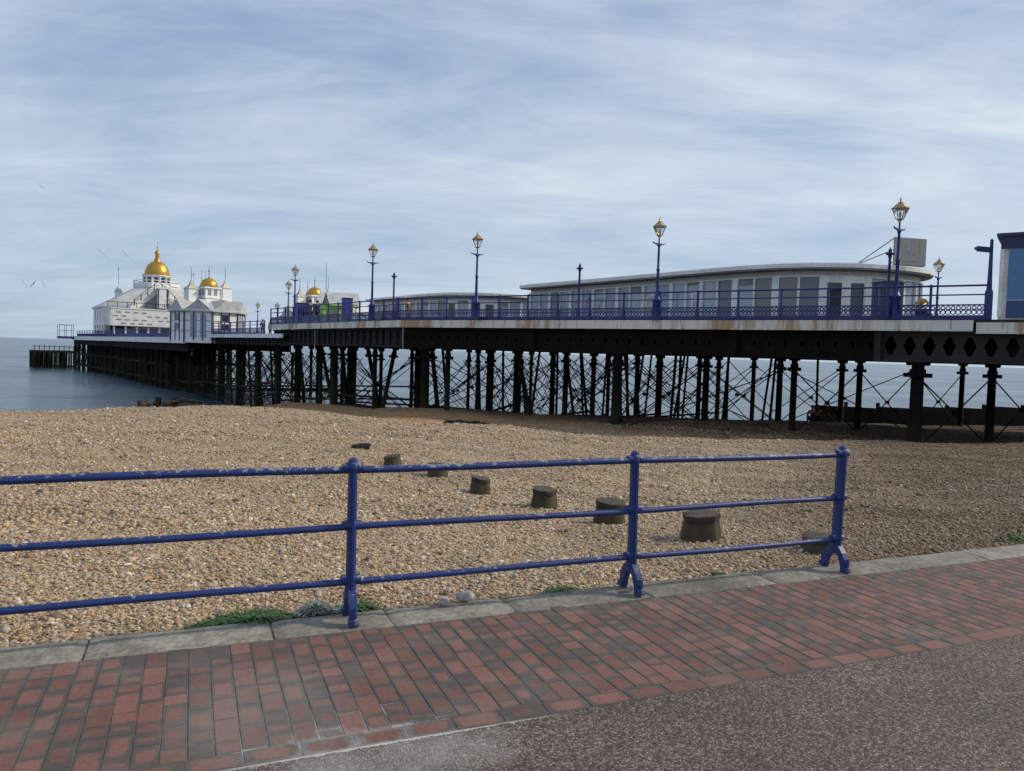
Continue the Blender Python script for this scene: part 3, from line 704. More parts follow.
# pierced edge girder: plate with elongated diamond holes
def girder(p0, p1, z0, z1, hs=1.0):
    mb = MB(); p0 = Vector((*p0, 0)); p1 = Vector((*p1, 0)); L = (p1 - p0).length; d = (p1 - p0) / L; n = round(L / .66)
    nrm = Vector((-d.y, d.x, 0)); nrm = -nrm if nrm.x > 0 else nrm
    for k in range(n):
        s0, s1 = L * k / n, L * (k + 1) / n; c = (s0 + s1) / 2; w = (s1 - s0); zc = z0 + (z1 - z0) * .52; hw, hh = w * .33 * hs, (z1 - z0) * .30 * hs
        def P(s, z): return p0 + d * s + Vector((0, 0, z))
        out = [P(s0, z0), P(s1, z0), P(s1, zc), P(s1, z1), P(s0, z1), P(s0, zc)]
        inn = [P(c - hw * .28, zc - hh), P(c + hw * .28, zc - hh), P(c + hw, zc), P(c + hw * .28, zc + hh), P(c - hw * .28, zc + hh), P(c - hw, zc)]
        V = out + inn; F = [(i, (i + 1) % 6, 6 + (i + 1) % 6, 6 + i) for i in range(6)]
        o = len(V); V = V + [q - nrm * .05 for q in inn]; F += [(6 + i, 6 + (i + 1) % 6, o + (i + 1) % 6, o + i) for i in range(6)]
        mb.add(V, F)
    for z, h in ((z0 + .05, .10), (z1 - .05, .10)):
        mb.bar(p0 + nrm * .03 + Vector((0, 0, z)), p1 + nrm * .03 + Vector((0, 0, z)), .16, h)
    return mb
def off(pts, o=.35):  # inset of the near edge
    return pts
G0, G1, G2, G3 = (13.75, -41.0), (9.65, -28.4), (.34, 0), (.34, 22.2)
GS = (8.35, -24.55)
girder(G0, GS, 1.70, 2.86).build('edge_girder', M_PLATE, pier)
girder((8.34, -24.5), G2, 1.70, 2.86, .35).build('edge_girder', M_IRON, pier)
mb = girder(G2, G3, 1.70, 2.86, .3)
for k in range(24):
    mb.box((.28, .5 + k * .92, 2.24), (.10, .07, 1.2))
mb.build('edge_girder', M_IRON2, pier)
mb = MB(); mb.box((.35, 34.4, 1.97), (.2, 31.2, .78))
for k in range(34): mb.box((.22, 19.2 + k * .92, 1.97), (.10, .07, .77))
mb.build('edge_girder', M_IRON2, pier)
mb = MB(); mb.bar((.35, 50, 1.05), (.35, 100, 1.05), .2, .9); mb.bar((.35, 100, 1.05), (-1.3, 128, 1.05), .2, .9); mb.bar((-1.3, 128, 1.05), (-1.3, 134.4, 1.05), .2, .9); mb.build('edge_girder', M_IRON, pier)
mb = MB(); mb.box((8.18, -24.52, 2.28), (.14, .26, 1.2)); mb.build('stiffener', M_PLATE, pier)
# inner longitudinal and cross beams
for b_ in (3.2, 6.5, 10, 13.5, 17, 20.5, 24, 27):
    a0 = -41 if b_ > 13 else -28.34 * b_ / 9.31 - .2 if b_ < 9.3 else -39
    mb = MB(); mb.box((b_, (a0 + .8 + 23) / 2, 2.35), (.28, 23 - a0 - .8, 1.3)); mb.build('beam', M_IRON, pier)
for b_ in (4.5, 8.7, 12.9): mb = MB(); mb.box((b_, 92.5, 1.33), (.25, 79, 1.1)); mb.box((b_, 37, 1.97), (.25, 29, .76)); mb.build('beam', M_IRON, pier)
BENTS = [-37, -25.7, -13.4, -1.6, 10.2, 21.6]
MIDB = [-31, -19.3, -7.5, 4.3, 16]
def edge_b(a): return max(0, -a * 9.31 / 28.34)
def gz(b_, a):
    p = pw(b_, a); return max(hz(p.x, p.y) - .7, -7.5)
piles = []; braces = []
def pile(b_, a, r, top, lean=(0, 0), mat=None, zb=None):
    zb = gz(b_ + lean[0], a + lean[1]) if zb is None else zb
    mb = MB(); p0 = Vector((b_ + lean[0], a + lean[1], zb)); p1 = Vector((b_, a, top))
    mb.cyl(p0, p1, r * 1.12, r * .98, 10)
    d = p1 - p0
    for t0, t1, k in ((.86, .885, 1.45), (.885, .93, 1.25), (.965, 1.0, 1.75)):
        mb.cyl(p0 + d * t0, p0 + d * t1, r * k, r * k * (1.12 if k > 1.6 else 1), 10)
    s = r * 1.9
    mb.box(p0 + d * .872, (s * 2.3, s * .55, .16)); mb.box(p0 + d * .872, (s * .55, s * 2.3, .16))
    piles.append((mb, mat or M_IRON)); return p0, p1
def xbrace(A, B_, r=.030, lo=.12, hi=.86, horiz=False):
    mb = MB(); L = lambda S, t: S[0].lerp(S[1], t)
    mb.cyl(L(A, lo), L(B_, hi), r, r, 6); mb.cyl(L(A, hi), L(B_, lo), r, r, 6)
    c = (L(A, lo) + L(B_, hi) + L(A, hi) + L(B_, lo)) / 4; mb.box(c, (.16, .16, .16))
    if horiz:
        for t in horiz: mb.bar(L(A, t), L(B_, t), .12, .14)
    braces.append(mb)
rows = {}
def bent(a, bs, r0, r, top, horiz=False):
    row = []
    for i, b_ in enumerate(bs): row.append(pile(b_, a, r0 if i == 0 else r, top))
    for x, y in zip(row[:-1], row[1:]): xbrace(x, y, horiz=horiz)
    rows[a] = row; return row
for a in BENTS:
    e = edge_b(a) + .55; bs = [e] + [e + 6.5 * k for k in range(1, 5) if e + 6.5 * k < 27.4]
    bent(a, bs, .23, .165, 1.70, horiz=(.18,) if a > -5 else False)
for a in MIDB:
    e = edge_b(a) + 4.2; bs = [e + 5.6 * k for k in range(0, 5) if e + 5.6 * k < 27.4]
    bent(a, bs, .14, .14, 1.75, horiz=(.2,) if a > 2 else False)
ks = sorted(rows)
for a0, a1 in zip(ks[:-1], ks[1:]):
    r0, r1 = rows[a0], rows[a1]
    for i in range(min(len(r0), len(r1))):
        if (i % 2 == 0 and a0 > -22) or a0 > -14: xbrace(r0[i], r1[i], .028, .1, .9, horiz=(.16, .30) if a0 > -2 else False)
# raking piles at the sea edge of each near bent
for a, lb, la in ((-13.4, .5, .3), (-7.5, .7, -.6), (-1.6, .9, .5), (2.0, -.5, .9), (6.0, .6, -1.0), (10.2, .9, .7), (14, .8, -.9), (18.5, .9, .7)):
    pile(edge_b(a) + (1.4 if a > -20 else 9.2), a + .8, .13, 1.72, (lb, la))
for a in (-4.6, 4.3, 13.2): pile(.75, a, .14, 1.72)
# middle and outer sea piles
for a in (27.5, 33.5, 39.5, 45.5, 51.5, 57.5):
    row = [pile(b_, a, .17, 1.6 if a < 50 else .8) for b_ in (.8, 4.5, 8.7, 12.7)]
    for x, y in zip(row[:-1], row[1:]): xbrace(x, y, .035, .25, .92, horiz=(.50,))
    rows[a] = row
kk = [21.6, 27.5, 33.5, 39.5, 45.5, 51.5, 57.5]
for a0, a1 in zip(kk[:-1], kk[1:]):
    for i in (0, 2): xbrace(rows[a0][i], rows[a1][i], .035, .25, .9, horiz=(.40, .55))
for a in (64, 71, 78, 85):
    for b_ in (.8, 6.5, 12.5): pile(b_, a, .22, .7)
for i, (mb, m) in enumerate(piles[:100]): mb.build('pile', m, pier, smooth='auto')
big = MB()
for mb, m in piles[100:]: big.add(mb.v, mb.f)
extra = big
def simple_pile(b_, a, r, top): extra.cyl((b_, a, -7.5), (b_, a, top), r, r * .95, 8)
for a in np.arange(61, 134.3, 2.3):
    lo = 0.4 if a < 100 else .4 - 1.6 * min(1, (a - 100) / 28); hi = 13 if a < 92 else 17.5
    for b_ in np.arange(lo, hi + 2, 2.5):
        if a < 100 and b_ > 4.5 and (int(a * 10) % 3 or a < 72): continue
        simple_pile(b_ + random.uniform(-.2, .2), a + random.uniform(-.5, .5), random.uniform(.16, .26), .7)
for a in np.arange(64, 134, 6.8):
    lo = 0.4 if a < 100 else .4 - 1.6 * min(1, (a - 100) / 28)
    extra.bar((lo, a, -1.2), (13, a, -1.2), .2, .24); extra.bar((lo, a, -3.3), (13, a, -3.3), .2, .2)
    for b_ in np.arange(lo, 12, 2.9):
        extra.cyl((b_, a, -3.6), (b_ + 2.9, a, .5), .05, .05, 5); extra.cyl((b_, a, .5), (b_ + 2.9, a, -3.6), .05, .05, 5)
for z in (-1.2, -3.3): extra.bar((.5, 60, z), (.4, 100, z), .2, .22); extra.bar((.4, 100, z), (-1.2, 128, z), .2, .22); extra.bar((-1.2, 128, z), (-1.2, 134, z), .2, .22)
for a in np.arange(60, 131, 4):
    lo = 0.4 if a < 100 else .4 - 1.6 * min(1, (a - 100) / 28)
    extra.cyl((lo, a, -3.6), (lo, a + 4, .5), .06, .06, 5); extra.cyl((lo, a, .5), (lo, a + 4, -3.6), .06, .06, 5)
# the head of the pier stands on a close-boarded skirt of piles behind the front row
rt = random.Random(5)
for a in np.arange(-11, 5, 2.9):
    for b_ in np.arange(edge_b(a) + 3.5, 26.5, 4.6):
        l = rt.uniform(-.5, .5); extra.cyl((b_ + l, a + rt.uniform(-.6, .6), gz(b_, a)), (b_, a, 1.7), .085, .08, 7)
    e = edge_b(a) + 3.5
    for k in range(3):
        z0, z1 = gz(e + 4.6 * k, a) + 1.2, 1.5; q = e + 4.6 * k
        extra.cyl((q, a, z0), (q + 4.6, a, z1), .028, .028, 5); extra.cyl((q, a, z1), (q + 4.6, a, z0), .028, .028, 5)
        extra.cyl((q, a, z0 + .8), (q + .8, a + 2.9, z1 - .5), .025, .025, 5); extra.cyl((q + .8, a + 2.9, z0 + .8), (q, a, z1 - .5), .025, .025, 5)
for a in np.arange(24, 60, 3):
    for b_ in (.7,): extra.cyl((b_ + .5, a, -7), (b_, a, 1.1), .10, .09, 7)
    for b_ in (.7, 4.5, 8.7): extra.cyl((b_, a, -3.8), (b_ + 3.9, a + 1.5, .6), .035, .035, 5); extra.cyl((b_, a, .6), (b_ + 3.9, a + 1.5, -3.8), .035, .035, 5)
o = extra.build('piling', M_IRON, pier); o['kind'] = 'stuff'
for i, mb in enumerate(braces[:96]): mb.build('cross_brace', M_IRON, pier)
rest = MB()
for mb in braces[96:]: rest.add(mb.v, mb.f)
if rest.v: o = rest.build('bracing', M_IRON, pier); o['kind'] = 'stuff'
# light downpipes / stiffeners on the girder
for b_, a in ((5.0, -13.2), (.18, -.8), (.18, 12.5)):
    mb = MB(); mb.box((b_ - .18, a, 2.2), (.06, .11, 1.2)); mb.build('downpipe', plain('dull_pipe', (.15, .15, .145)) if a < -5 else bpy.data.materials['dull_pipe'], pier)

# ------------------------------------------------------------------ pier railings
def ring(mb, c, d, r, t=.028, n=10):
    c = Vector(c); d = Vector(d); z = Vector((0, 0, 1)); nn = d.cross(z); P = []
    for i in range(n):
        a = 2 * PI * i / n; e = d * math.cos(a) + z * math.sin(a)
        P += [c + e * (r - t) - nn * .012, c + e * (r + t * .2) - nn * .012, c + e * (r + t * .2) + nn * .012, c + e * (r - t) + nn * .012]
    F = []
    for i in range(n):
        j = (i + 1) % n
        for k in range(4): F.append((4 * i + k, 4 * i + (k + 1) % 4, 4 * j + (k + 1) % 4, 4 * j + k))
    mb.add(P, F)
def pier_railing(label, p0, p1, z, spacing, mat, ornate=True, h=1.24, post_w=.085):
    A = pw(*p0); B_ = pw(*p1); d = (B_ - A); L = d.length; rz = math.atan2(d.y, d.x)
    t = thing('pier_railing', label, 'railing', (A.x, A.y, z), rz, 'blue railings along the pier edge')
    n = round(L / spacing)
    mb = MB(); mb.cyl((0, 0, h), (L, 0, h), .036, .036, 8); mb.build('top_rail', mat, t, smooth='auto')
    mb = MB(); mb.cyl((0, 0, h * .73), (L, 0, h * .73), .026, .026, 8); mb.build('middle_rail', mat, t, smooth='auto')
    mb = MB(); mb.box((L / 2, 0, .08), (L, .06, .16)); mb.build('kick_plate', mat, t)
    mb = MB(); mb.box((L / 2, 0, .535), (L, .07, .05)); mb.build('lower_rail', mat, t)
    if ornate:
        mb = MB(); m = int(L / .165); w = L / m
        for k in range(m):
            c = w * (k + .5)
            ring(mb, (c, 0, .265), (1, 0, 0), .088); ring(mb, (c, 0, .430), (1, 0, 0), .074)
            ring(mb, (c + w / 2, 0, .35), (1, 0, 0), .045, .02, 8)
        mb.build('scroll_panel', mat, t)
    else:
        mb = MB()
        for k in range(int(L / .13)): mb.box((.06 + k * .13, 0, .34), (.03, .02, .36))
        mb.build('baluster_panel', mat, t)
    for k in range(n + 1):
        x = L * k / n; mb = MB(); mb.box((x, 0, h / 2), (post_w, post_w, h + .02)); mb.lathe([(post_w * .75, 0), (post_w * .8, .03), (.01, .06)], 8, (x, 0, h + .01)); mb.box((x, 0, .12), (post_w * 1.5, post_w * 1.5, .24))
        mb.build('post', mat, t)
    return t
pier_railing('blue pier railing with scrollwork panels in front of the curved glazed building', (9.20, -27.95), (.04, -.1), DECK, 1.8, M_BLUE)
pier_railing('blue pier railing receding from the bend to the raised deck end', (.02, .1), (.03, 22.1), DECK, 1.75, M_BLUE)
pier_railing('low blue railing on the lower middle deck next to the white pavilion', (.02, 23.6), (.02, 43), MID, 1.9, M_BLUE2, False, 1.1)
pier_railing('dark blue railing along the outer deck below the main domed pavilion', (.05, 58), (.05, 100), OUT, 2.4, M_BLUE2, False, 1.05)
pier_railing('dark blue railing around the seaward pier head beside the main pavilion', (-1.55, 128), (.0, 100.2), OUT, 2.4, M_BLUE2, False, 1.05)

# ------------------------------------------------------------------ lamps
def make_lamp():
    t = thing('pier_lamp', '', 'street lamp', (0, 0, 0), P_RZ, 'lamp standards along the pier')
    mb = MB(); mb.lathe([(.24, 0), (.24, .12), (.20, .16), (.19, .78), (.22, .82), (.22, .90), (.13, .98), (.10, 1.2), (.085, 1.3)], 8); mb.build('pedestal', M_BLUE, t, smooth='auto')
    mb = MB(); mb.lathe([(.075, 1.3), (.062, 2.2), (.085, 2.24), (.085, 2.30), (.060, 2.34), (.048, 3.3), (.075, 3.34), (.075, 3.40), (.040, 3.46), (.032, 3.68), (.05, 3.70)], 10); mb.build('shaft', M_BLUE, t, smooth='auto')
    mb = MB(); pl = [(-.40, 3.52), (-.36, 3.49), (-.2, 3.47), (0, 3.48), (.2, 3.47), (.36, 3.49), (.40, 3.52), (.34, 3.445), (.14, 3.40), (.05, 3.33), (-.05, 3.33), (-.14, 3.40), (-.34, 3.445)]
    q = len(pl); mb.add([(x, -.03, z) for x, z in pl] + [(x, .03, z) for x, z in pl], [tuple(range(q)), tuple(range(q, 2 * q))[::-1]] + [((i + 1) % q, i, q + i, q + (i + 1) % q) for i in range(q)])
    mb.build('ladder_bar', M_BLUE, t)
    la = MB(); la.lathe([(.05, 3.70), (.045, 3.76), (.10, 3.80), (.13, 3.83)], 6)
    for i in range(6):
        a = 2 * PI * i / 6; la.cyl((.12 * math.cos(a), .12 * math.sin(a), 3.82), (.285 * math.cos(a), .285 * math.sin(a), 4.22), .016, .016, 5)
    la.lathe([(.30, 4.21), (.33, 4.225), (.33, 4.25), (.27, 4.29), (.20, 4.36), (.13, 4.42), (.10, 4.44), (.10, 4.47), (.04, 4.50), (.022, 4.54), (.045, 4.57), (.02, 4.60), (.006, 4.68)], 6)
    L = la.build('lantern', M_GOLDP, t)
    mb = MB(); mb.lathe([(.11, 3.835), (.27, 4.205)], 6); mb.build('lantern_glass', M_LAMPGL, L)
    mb = MB(); mb.lathe([(.02, 3.82), (.03, 3.9), (.055, 3.98), (.05, 4.08), (.02, 4.13)], 8); mb.build('bulb', plain('milky_bulb', (.7, .68, .6), .3), L, smooth=True)
    return t
lamp0 = make_lamp()
LAMPS = [((14.64, 29.72), DECK, 'tall gold-lanterned lamp standing in front of the roof sign'),
         ((6.52, 35.41), DECK, 'tall gold-lanterned lamp in front of the window lettering of the glazed building'),
         ((-2.05, 41.17), DECK, 'tall gold-lanterned lamp in the gap left of the long curved glazed building'),
         ((-8.62, 46.75), DECK, 'tall gold-lanterned lamp near the bend, right of the blue cabinet on the deck'),
         ((-17.2, 60.5), DECK, 'taller lamp of the close pair near the raised deck end'),
         ((-20.6, 70.4), DECK - .35, 'shorter looking lamp of the close pair near the raised deck end'),
         ((24.9, 45.6), DECK, 'lamp on the far pier edge between the roof sign and the blue kiosk'),
         ((-33.2, 100), MID, 'distant lamp rising above the low middle deck railing'),
         ((-27.0, 88), MID - .6, 'small distant lamp in front of the grey gable of the far pavilion')]
for i, ((x, y), z, lab) in enumerate(LAMPS):
    o = lamp0 if i == 0 else copy_tree(lamp0); o.location = (x, y, z); o['label'] = lab
def make_post():
    t = thing('banner_post', '', 'post', (0, 0, 0), P_RZ, 'short capped posts on the pier railing')
    mb = MB(); mb.lathe([(.10, 0), (.10, .5), (.065, .58), (.055, 1.2), (.05, 2.35), (.075, 2.38), (.075, 2.42), (.05, 2.46)], 8); mb.build('shaft', M_BLUE, t, smooth='auto')
    mb = MB(); mb.lathe([(.10, 2.46), (.17, 2.49), (.17, 2.53), (.06, 2.58), (.07, 2.64), (.03, 2.72), (.006, 2.78)], 8); mb.build('cap', M_BLUE, t, smooth='auto')
    return t
bp0 = make_post()
for i, ((x, y), lab) in enumerate([((14.35, 29.75), 'short blue capped post close beside the lamp at the roof sign'), ((3.15, 37.95), 'short blue capped post before the left half of the glazed building'), ((-7.05, 45.05), 'short blue capped post at the bend of the pier edge')]):
    o = bp0 if i == 0 else copy_tree(bp0); o.location = (x, y, DECK); o['label'] = lab

# ------------------------------------------------------------------ curved glazed buildings on the deck
def text(parent, s, loc, rot, size, mat, name='letter'):
    cu = bpy.data.curves.new(name, 'FONT'); cu.body = s; cu.size = size; cu.align_x = 'CENTER'; cu.align_y = 'BOTTOM'; cu.extrude = .004; cu.offset = .012
    o = bpy.data.objects.new(name, cu); COL.objects.link(o); bpy.context.view_layer.update(); me = bpy.data.meshes.new_from_object(o.evaluated_get(bpy.context.evaluated_depsgraph_get())); bpy.data.objects.remove(o); me.materials.clear(); me.materials.append(mat); o = bpy.data.objects.new(name, me); COL.objects.link(o); o.parent = parent; o.location = loc; o.rotation_euler = rot; return o
def curved_building(label, a_off, length, letters=None, dark_doors=False, hgt_=3.32):
    # plan in pier coords, origin at the landward nose; near side b = 13.4
    o = pw(13.4, a_off); t = thing('pier_building', label, 'building', (o.x, o.y, DECK), P_RZ)
    nose = [(0, 7.6), (.9, 4.2), (2.9, 2.0), (6.0, .9), (8.6, 1.1), (10.6, 2.8), (11.2, 5.2)]
    # smooth the nose with Catmull-Rom
    pts = [(0, length)] + [(0, 14)] + nose + [(11.2, length)]
    def cr(p0, p1, p2, p3, s): return tuple(.5 * (2 * b + (c - a) * s + (2 * a - 5 * b + 4 * c - d) * s * s + (3 * b - a - 3 * c + d) * s ** 3) for a, b, c, d in zip(p0, p1, p2, p3))
    roof = [(0, length)]
    seq = [(0, length), (0, 14)] + nose + [(11.2, 12)]
    for i in range(1, len(seq) - 2):
        for s in np.linspace(0, 1, 6)[:-1]: roof.append(cr(seq[i - 1], seq[i], seq[i + 1], seq[i + 2], s))
    roof += [(11.2, 9), (11.2, length)]
    cx, cy = 5.6, 9
    def inset(poly, d):
        n = len(poly); out = []
        for i in range(n):
            p = Vector(poly[i]); a = Vector(poly[i - 1]); c = Vector(poly[(i + 1) % n]); e = ((p - a).normalized() + (c - p).normalized())
            if e.length < 1e-6: e = c - p
            e.normalize(); nn = Vector((-e.y, e.x))
            if nn.dot(Vector((cx, max(min(p.y, length - 5), 6))) - p) < 0: nn = -nn
            out.append(tuple(p + nn * d))
        return out
    mb = MB()
    mb.cur = 0; mb.prism(roof, hgt_ - .20, hgt_)
    mb.prism(inset(roof, .5), hgt_, hgt_ + .10)
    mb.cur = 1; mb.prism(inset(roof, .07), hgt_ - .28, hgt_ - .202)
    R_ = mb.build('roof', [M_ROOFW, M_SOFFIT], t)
    wl = inset(roof, .62); wl[0] = (.62, length - .6); wl[-1] = (10.58, length - .6)
    mb = MB(); mb.prism(wl, 0, .12); mb.prism(inset(wl, .10), .12, hgt_ - .29); mb.prism(inset(wl, .01), 2.74, hgt_ - .30)
    W = mb.build('wall', M_CREAM, t)
    # walk the outline, bays about 1.15 m
    path = [Vector(p) for p in wl[:-1]]
    dist = [0]
    for p, q in zip(path[:-1], path[1:]): dist.append(dist[-1] + (q - p).length)
    def at_(s):
        for i in range(len(dist) - 1):
            if s <= dist[i + 1] + 1e-9:
                f = (s - dist[i]) / (dist[i + 1] - dist[i]); return path[i].lerp(path[i + 1], f)
        return path[-1]
    tot = dist[-1]; nb = int(tot / 1.16); w = tot / nb
    bays = []
    for k in range(nb):
        p, q = at_(k * w), at_((k + 1) * w); d = (q - p).normalized(); rz = math.atan2(d.y, d.x); c = (p + q) / 2
        nrm = Vector((-d.y, d.x)); 
        if nrm.dot(Vector((cx, cy)) - c) > 0 and not (c.y > 8 and c.x < 2 and nrm.x < 0): nrm = -nrm
        bays.append((c, d, nrm, rz, (q - p).length))
    pier_y = lambda b_: b_[0].y
    for k, (c, d, nrm, rz, L) in enumerate(bays):
        wide = (k % 2 == 0)
        fr = MB(); pw_ = .24 if wide else .11
        if dark_doors and k in (16, 18, 20, 22) and a_off < 0: pw_ = .36
        zc = 1.42
        e0 = c - d * (L / 2)
        fr.box((e0.x + nrm.x * .035, e0.y + nrm.y * .035, zc), (pw_, .12, 2.66), rz)
        fr.box((c.x + nrm.x * .03, c.y + nrm.y * .03, 2.72), (L, .11, .07), rz); fr.box((c.x + nrm.x * .03, c.y + nrm.y * .03, .17), (L, .11, .12), rz)
        door = dark_doors and k in dark_doors; grey = dark_doors and k in (max(dark_doors) - 4, max(dark_doors) - 3)
        if door:
            for s in (-1, 1): fr.box((c.x + d.x * s * (L / 2 - .12) + nrm.x * .02, c.y + d.y * s * (L / 2 - .12) + nrm.y * .02, zc), (.20, .12, 2.6), rz)
            fr.box((c.x + nrm.x * .025, c.y + nrm.y * .025, .42), (L - .2, .10, .5), rz); fr.box((c.x + nrm.x * .025, c.y + nrm.y * .025, 2.55), (L - .2, .10, .3), rz)
        wobj = fr.build('door' if door else 'window', M_WHITE, t)
        pn = MB(); pn.box((c.x - nrm.x * .02, c.y - nrm.y * .02, zc), (L - .06, .03, 2.56), rz)
        pn.build('pane', M_GLASSD if door else M_GLASSG if grey else (M_GLASS, M_GLASS2, M_GLASS, M_GLASS3, M_GLASS2, M_GLASS, M_GLASS2)[(k * 5 + k // 3) % 7], wobj)
        if not door:
            bl = MB(); hb = (.0, .0, .35, .0, .0, .0, .15)[k % 7]
            if hb: bl.box((c.x - nrm.x * .0, c.y - nrm.y * .0, 2.68 - hb / 2), (L - .1, .012, hb), rz); bl.build('blind', M_SOFFIT, wobj)
        if letters and k in letters:
            ch, mt = letters[k]
            text(wobj, ch, (c.x + nrm.x * .012 + d.x * .04, c.y + nrm.y * .012 + d.y * .04, .86), (R(90), 0, rz if nrm.x * d.y - nrm.y * d.x > 0 else rz + PI), 1.45, mt)
    return t, bays
LC = lambda n, c: plain('vinyl_' + n, c, .5)
LW, LG, LB, LY = LC('white', (.80, .82, .84)), LC('green', (.36, .46, .36)), LC('blue', (.14, .24, .58)), LC('yellow', (.72, .68, .46))
LP = LC('grey', (.34, .38, .44)); LM = LC('mauve', (.30, .25, .33))
GOLF = {3: ('C', LG), 4: ('R', LP), 5: ('A', LM), 6: ('Z', LP), 7: ('Y', LP), 10: ('G', LY), 11: ('O', LB), 12: ('L', LP), 13: ('F', LW)}
golf, GB = curved_building('long pale building with curved roof and lettered blue windows on the deck', -21.0, 27.2, GOLF, {20, 21})
CURVED_BAYS = GB
other, OB = curved_building('second low curved building further along the deck, partly hidden behind the first', 12.8, 20, None, {12, 14, 15})

# ------------------------------------------------------------------ window lettering (faded vinyl on the blue glass)
BAYS_LETTERS = LETTERS = {}
# ------------------------------------------------------------------ roof sign
def roof_sign():
    p = Vector((20.25, 39.9, DECK + 3.36)); t = thing('roof_sign', 'faded grey board with coloured shapes propped on the curved roof', 'sign', p, R(14))
    mb = MB(); mb.box((0, 0, .72), (1.95, .06, 1.40)); m, nt, b = newmat('weathered_sign_board'); v = coords(nt)
    c = mixc(nt, noise(nt, coords(nt, (1, 1, .25)), 5, 6, .7), (.27, .26, .24), (.44, .43, .42))
    st = ramp(nt, [(.45, g3(0)), (.7, g3(.45))], noise(nt, coords(nt, (1, 1, .1)), 3, 5, .7)); c = mixc(nt, st.outputs[0], c, (.26, .20, .12))
    nt.links.new(c, b.inputs['Base Color']); b.inputs['Roughness'].default_value = .6
    mb.build('board', m, t)
    for i, (x, z, w, h, c) in enumerate([(-.16, .92, .10, .46, (.42, .40, .28)), (.06, .86, .13, .56, (.33, .36, .42)), (.26, .90, .15, .58, (.44, .32, .28))]):
        mb = MB(); mb.lathe([(.001, -.016), (w, -.014), (w, 0), (.001, .004)], 14); o = mb.build('emblem', plain('faded_emblem_%d' % i, c, .6), t)
        o.location = (x, -.036, z); o.rotation_euler = (R(90), 0, 0); o.scale = (1, h / w / 1.7, 1)
    mb = MB()
    for k in range(9): mb.box((-.40 + k * .10, -.034, .28), (.055, .01, .07 if k % 3 else .085))
    mb.build('lettering', plain('faded_white_letters', (.40, .40, .39)), t)
    for x, z in ((-.9, 1.4), (-.9, .8), (.9, 1.3)):
        mb = MB(); mb.cyl((x, .03, z), (x - 1.5, 1.0, .02), .028, .028, 6); mb.build('strut', M_SOFFIT, t)
    mb = MB(); mb.box((0, .05, .03), (1.8, .12, .08)); mb.build('foot_rail', M_SOFFIT, t)
roof_sign()
# ------------------------------------------------------------------ kiosk at the right
KD = Vector((13.5 - 9.31, -41.1 + 28.34, 0)).normalized()
def kiosk():
    p = pw(9.36, -28.24); d = pw(9.36 + KD.x, -28.24 + KD.y) - p; rz = math.atan2(d.y, d.x)
    t = thing('kiosk', 'blue and white kiosk with large pale blue panel at the right end of the pier', 'kiosk', (p.x, p.y, DECK), rz)
    L, Dp, H = 5.6, 3.2, 2.95
    mb = MB(); mb.box((L / 2, Dp / 2, H / 2), (L, Dp, H)); mb.build('wall', M_WHITE, t)
    mb = MB(); mb.box((L / 2, Dp / 2, H + .06), (L + .3, Dp + .3, .12)); mb.box((L / 2, -.035, H - .20), (L + .02, .09, .46)); mb.build('roof', plain('navy_panel', (.022, .024, .095), .45), t)
    m1 = plain('pale_blue_panel', (.085, .22, .42), .4); m2 = plain('mid_blue_panel', (.035, .075, .21), .4)
    mb = MB(); mb.box((L / 2 + .12, -.03, 1.62), (L - .24, .06, 1.86)); mb.build('panel', m1, t)
    mb = MB(); mb.box((L / 2 + .12, -.03, .37), (L - .24, .062, .62)); mb.build('lower_panel', m2, t)
    mb = MB(); mb.box((L / 2 + .12, -.04, .686), (L - .24, .05, .018)); mb.box((.045, -.05, 1.3), (.13, .10, 2.4)); mb.build('frame', M_WHITE, t)
    mb = MB(); mb.box((2.2, -.065, 1.55), (.06, .03, 1.9)); mb.build('panel_joint', m2, t)
kiosk()
def fingerpost():
    t = thing('fingerpost', 'navy signpost with one blank arm pointing left beside the blue kiosk', 'signpost', (17.12, 27.95, DECK), R(20))
    mb = MB(); mb.lathe([(.13, 0), (.13, 1.0), (.09, 1.1), (.075, 1.5), (.06, 2.3), (.055, 2.86), (.02, 2.9)], 8); mb.build('post', M_BLUE, t, smooth='auto')
    mb = MB(); mb.box((-.37, 0, 2.50), (.66, .05, .19)); mb.prism([(-.70, -.025), (-.70, .025), (-.80, .025), (-.80, -.025)], 2.45, 2.55); mb.build('arm', M_BLUE, t)
fingerpost()
def cabinet(x, y, w, d, h, mat, label, rz=P_RZ, cat='cabinet', name='cabinet'):
    t = thing(name, label, cat, (x, y, DECK), rz)
    mb = MB(); mb.box((0, 0, h / 2), (w, d, h)); mb.box((0, 0, .05), (w + .04, d + .04, .1)); mb.build('body', mat, t)
    mb = MB(); mb.box((0, 0, h + .03), (w + .08, d + .08, .06)); mb.build('lid', M_DARK if mat is not M_BLUE2 else M_BLUE, t)
    mb = MB(); mb.box((0, -d / 2 - .012, h * .5), (w * .9, .02, h * .85)); o = mb.build('door', mat, t)
    mb = MB(); mb.box((w * .34, -d / 2 - .04, h * .55), (.03, .04, .16)); mb.build('handle', M_DARK, o)
cabinet(15.95, 33.1, 1.0, .7, 1.72, plain('slate_blue_metal', (.048, .055, .115), .5), 'slate blue metal cabinet on the deck beside the dark glass doors', R(15))
cabinet(-12.55, 58.0, .62, .6, 1.95, plain('bright_blue_sheet', (.03, .04, .26), .5), 'bright blue cabinet on the deck beside the green kiosk')
cabinet(-16.1, 58.4, .75, .6, 1.5, plain('blue_bin_sheet', (.03, .045, .24), .5), 'small blue cabinet on the deck by the lamp pair')
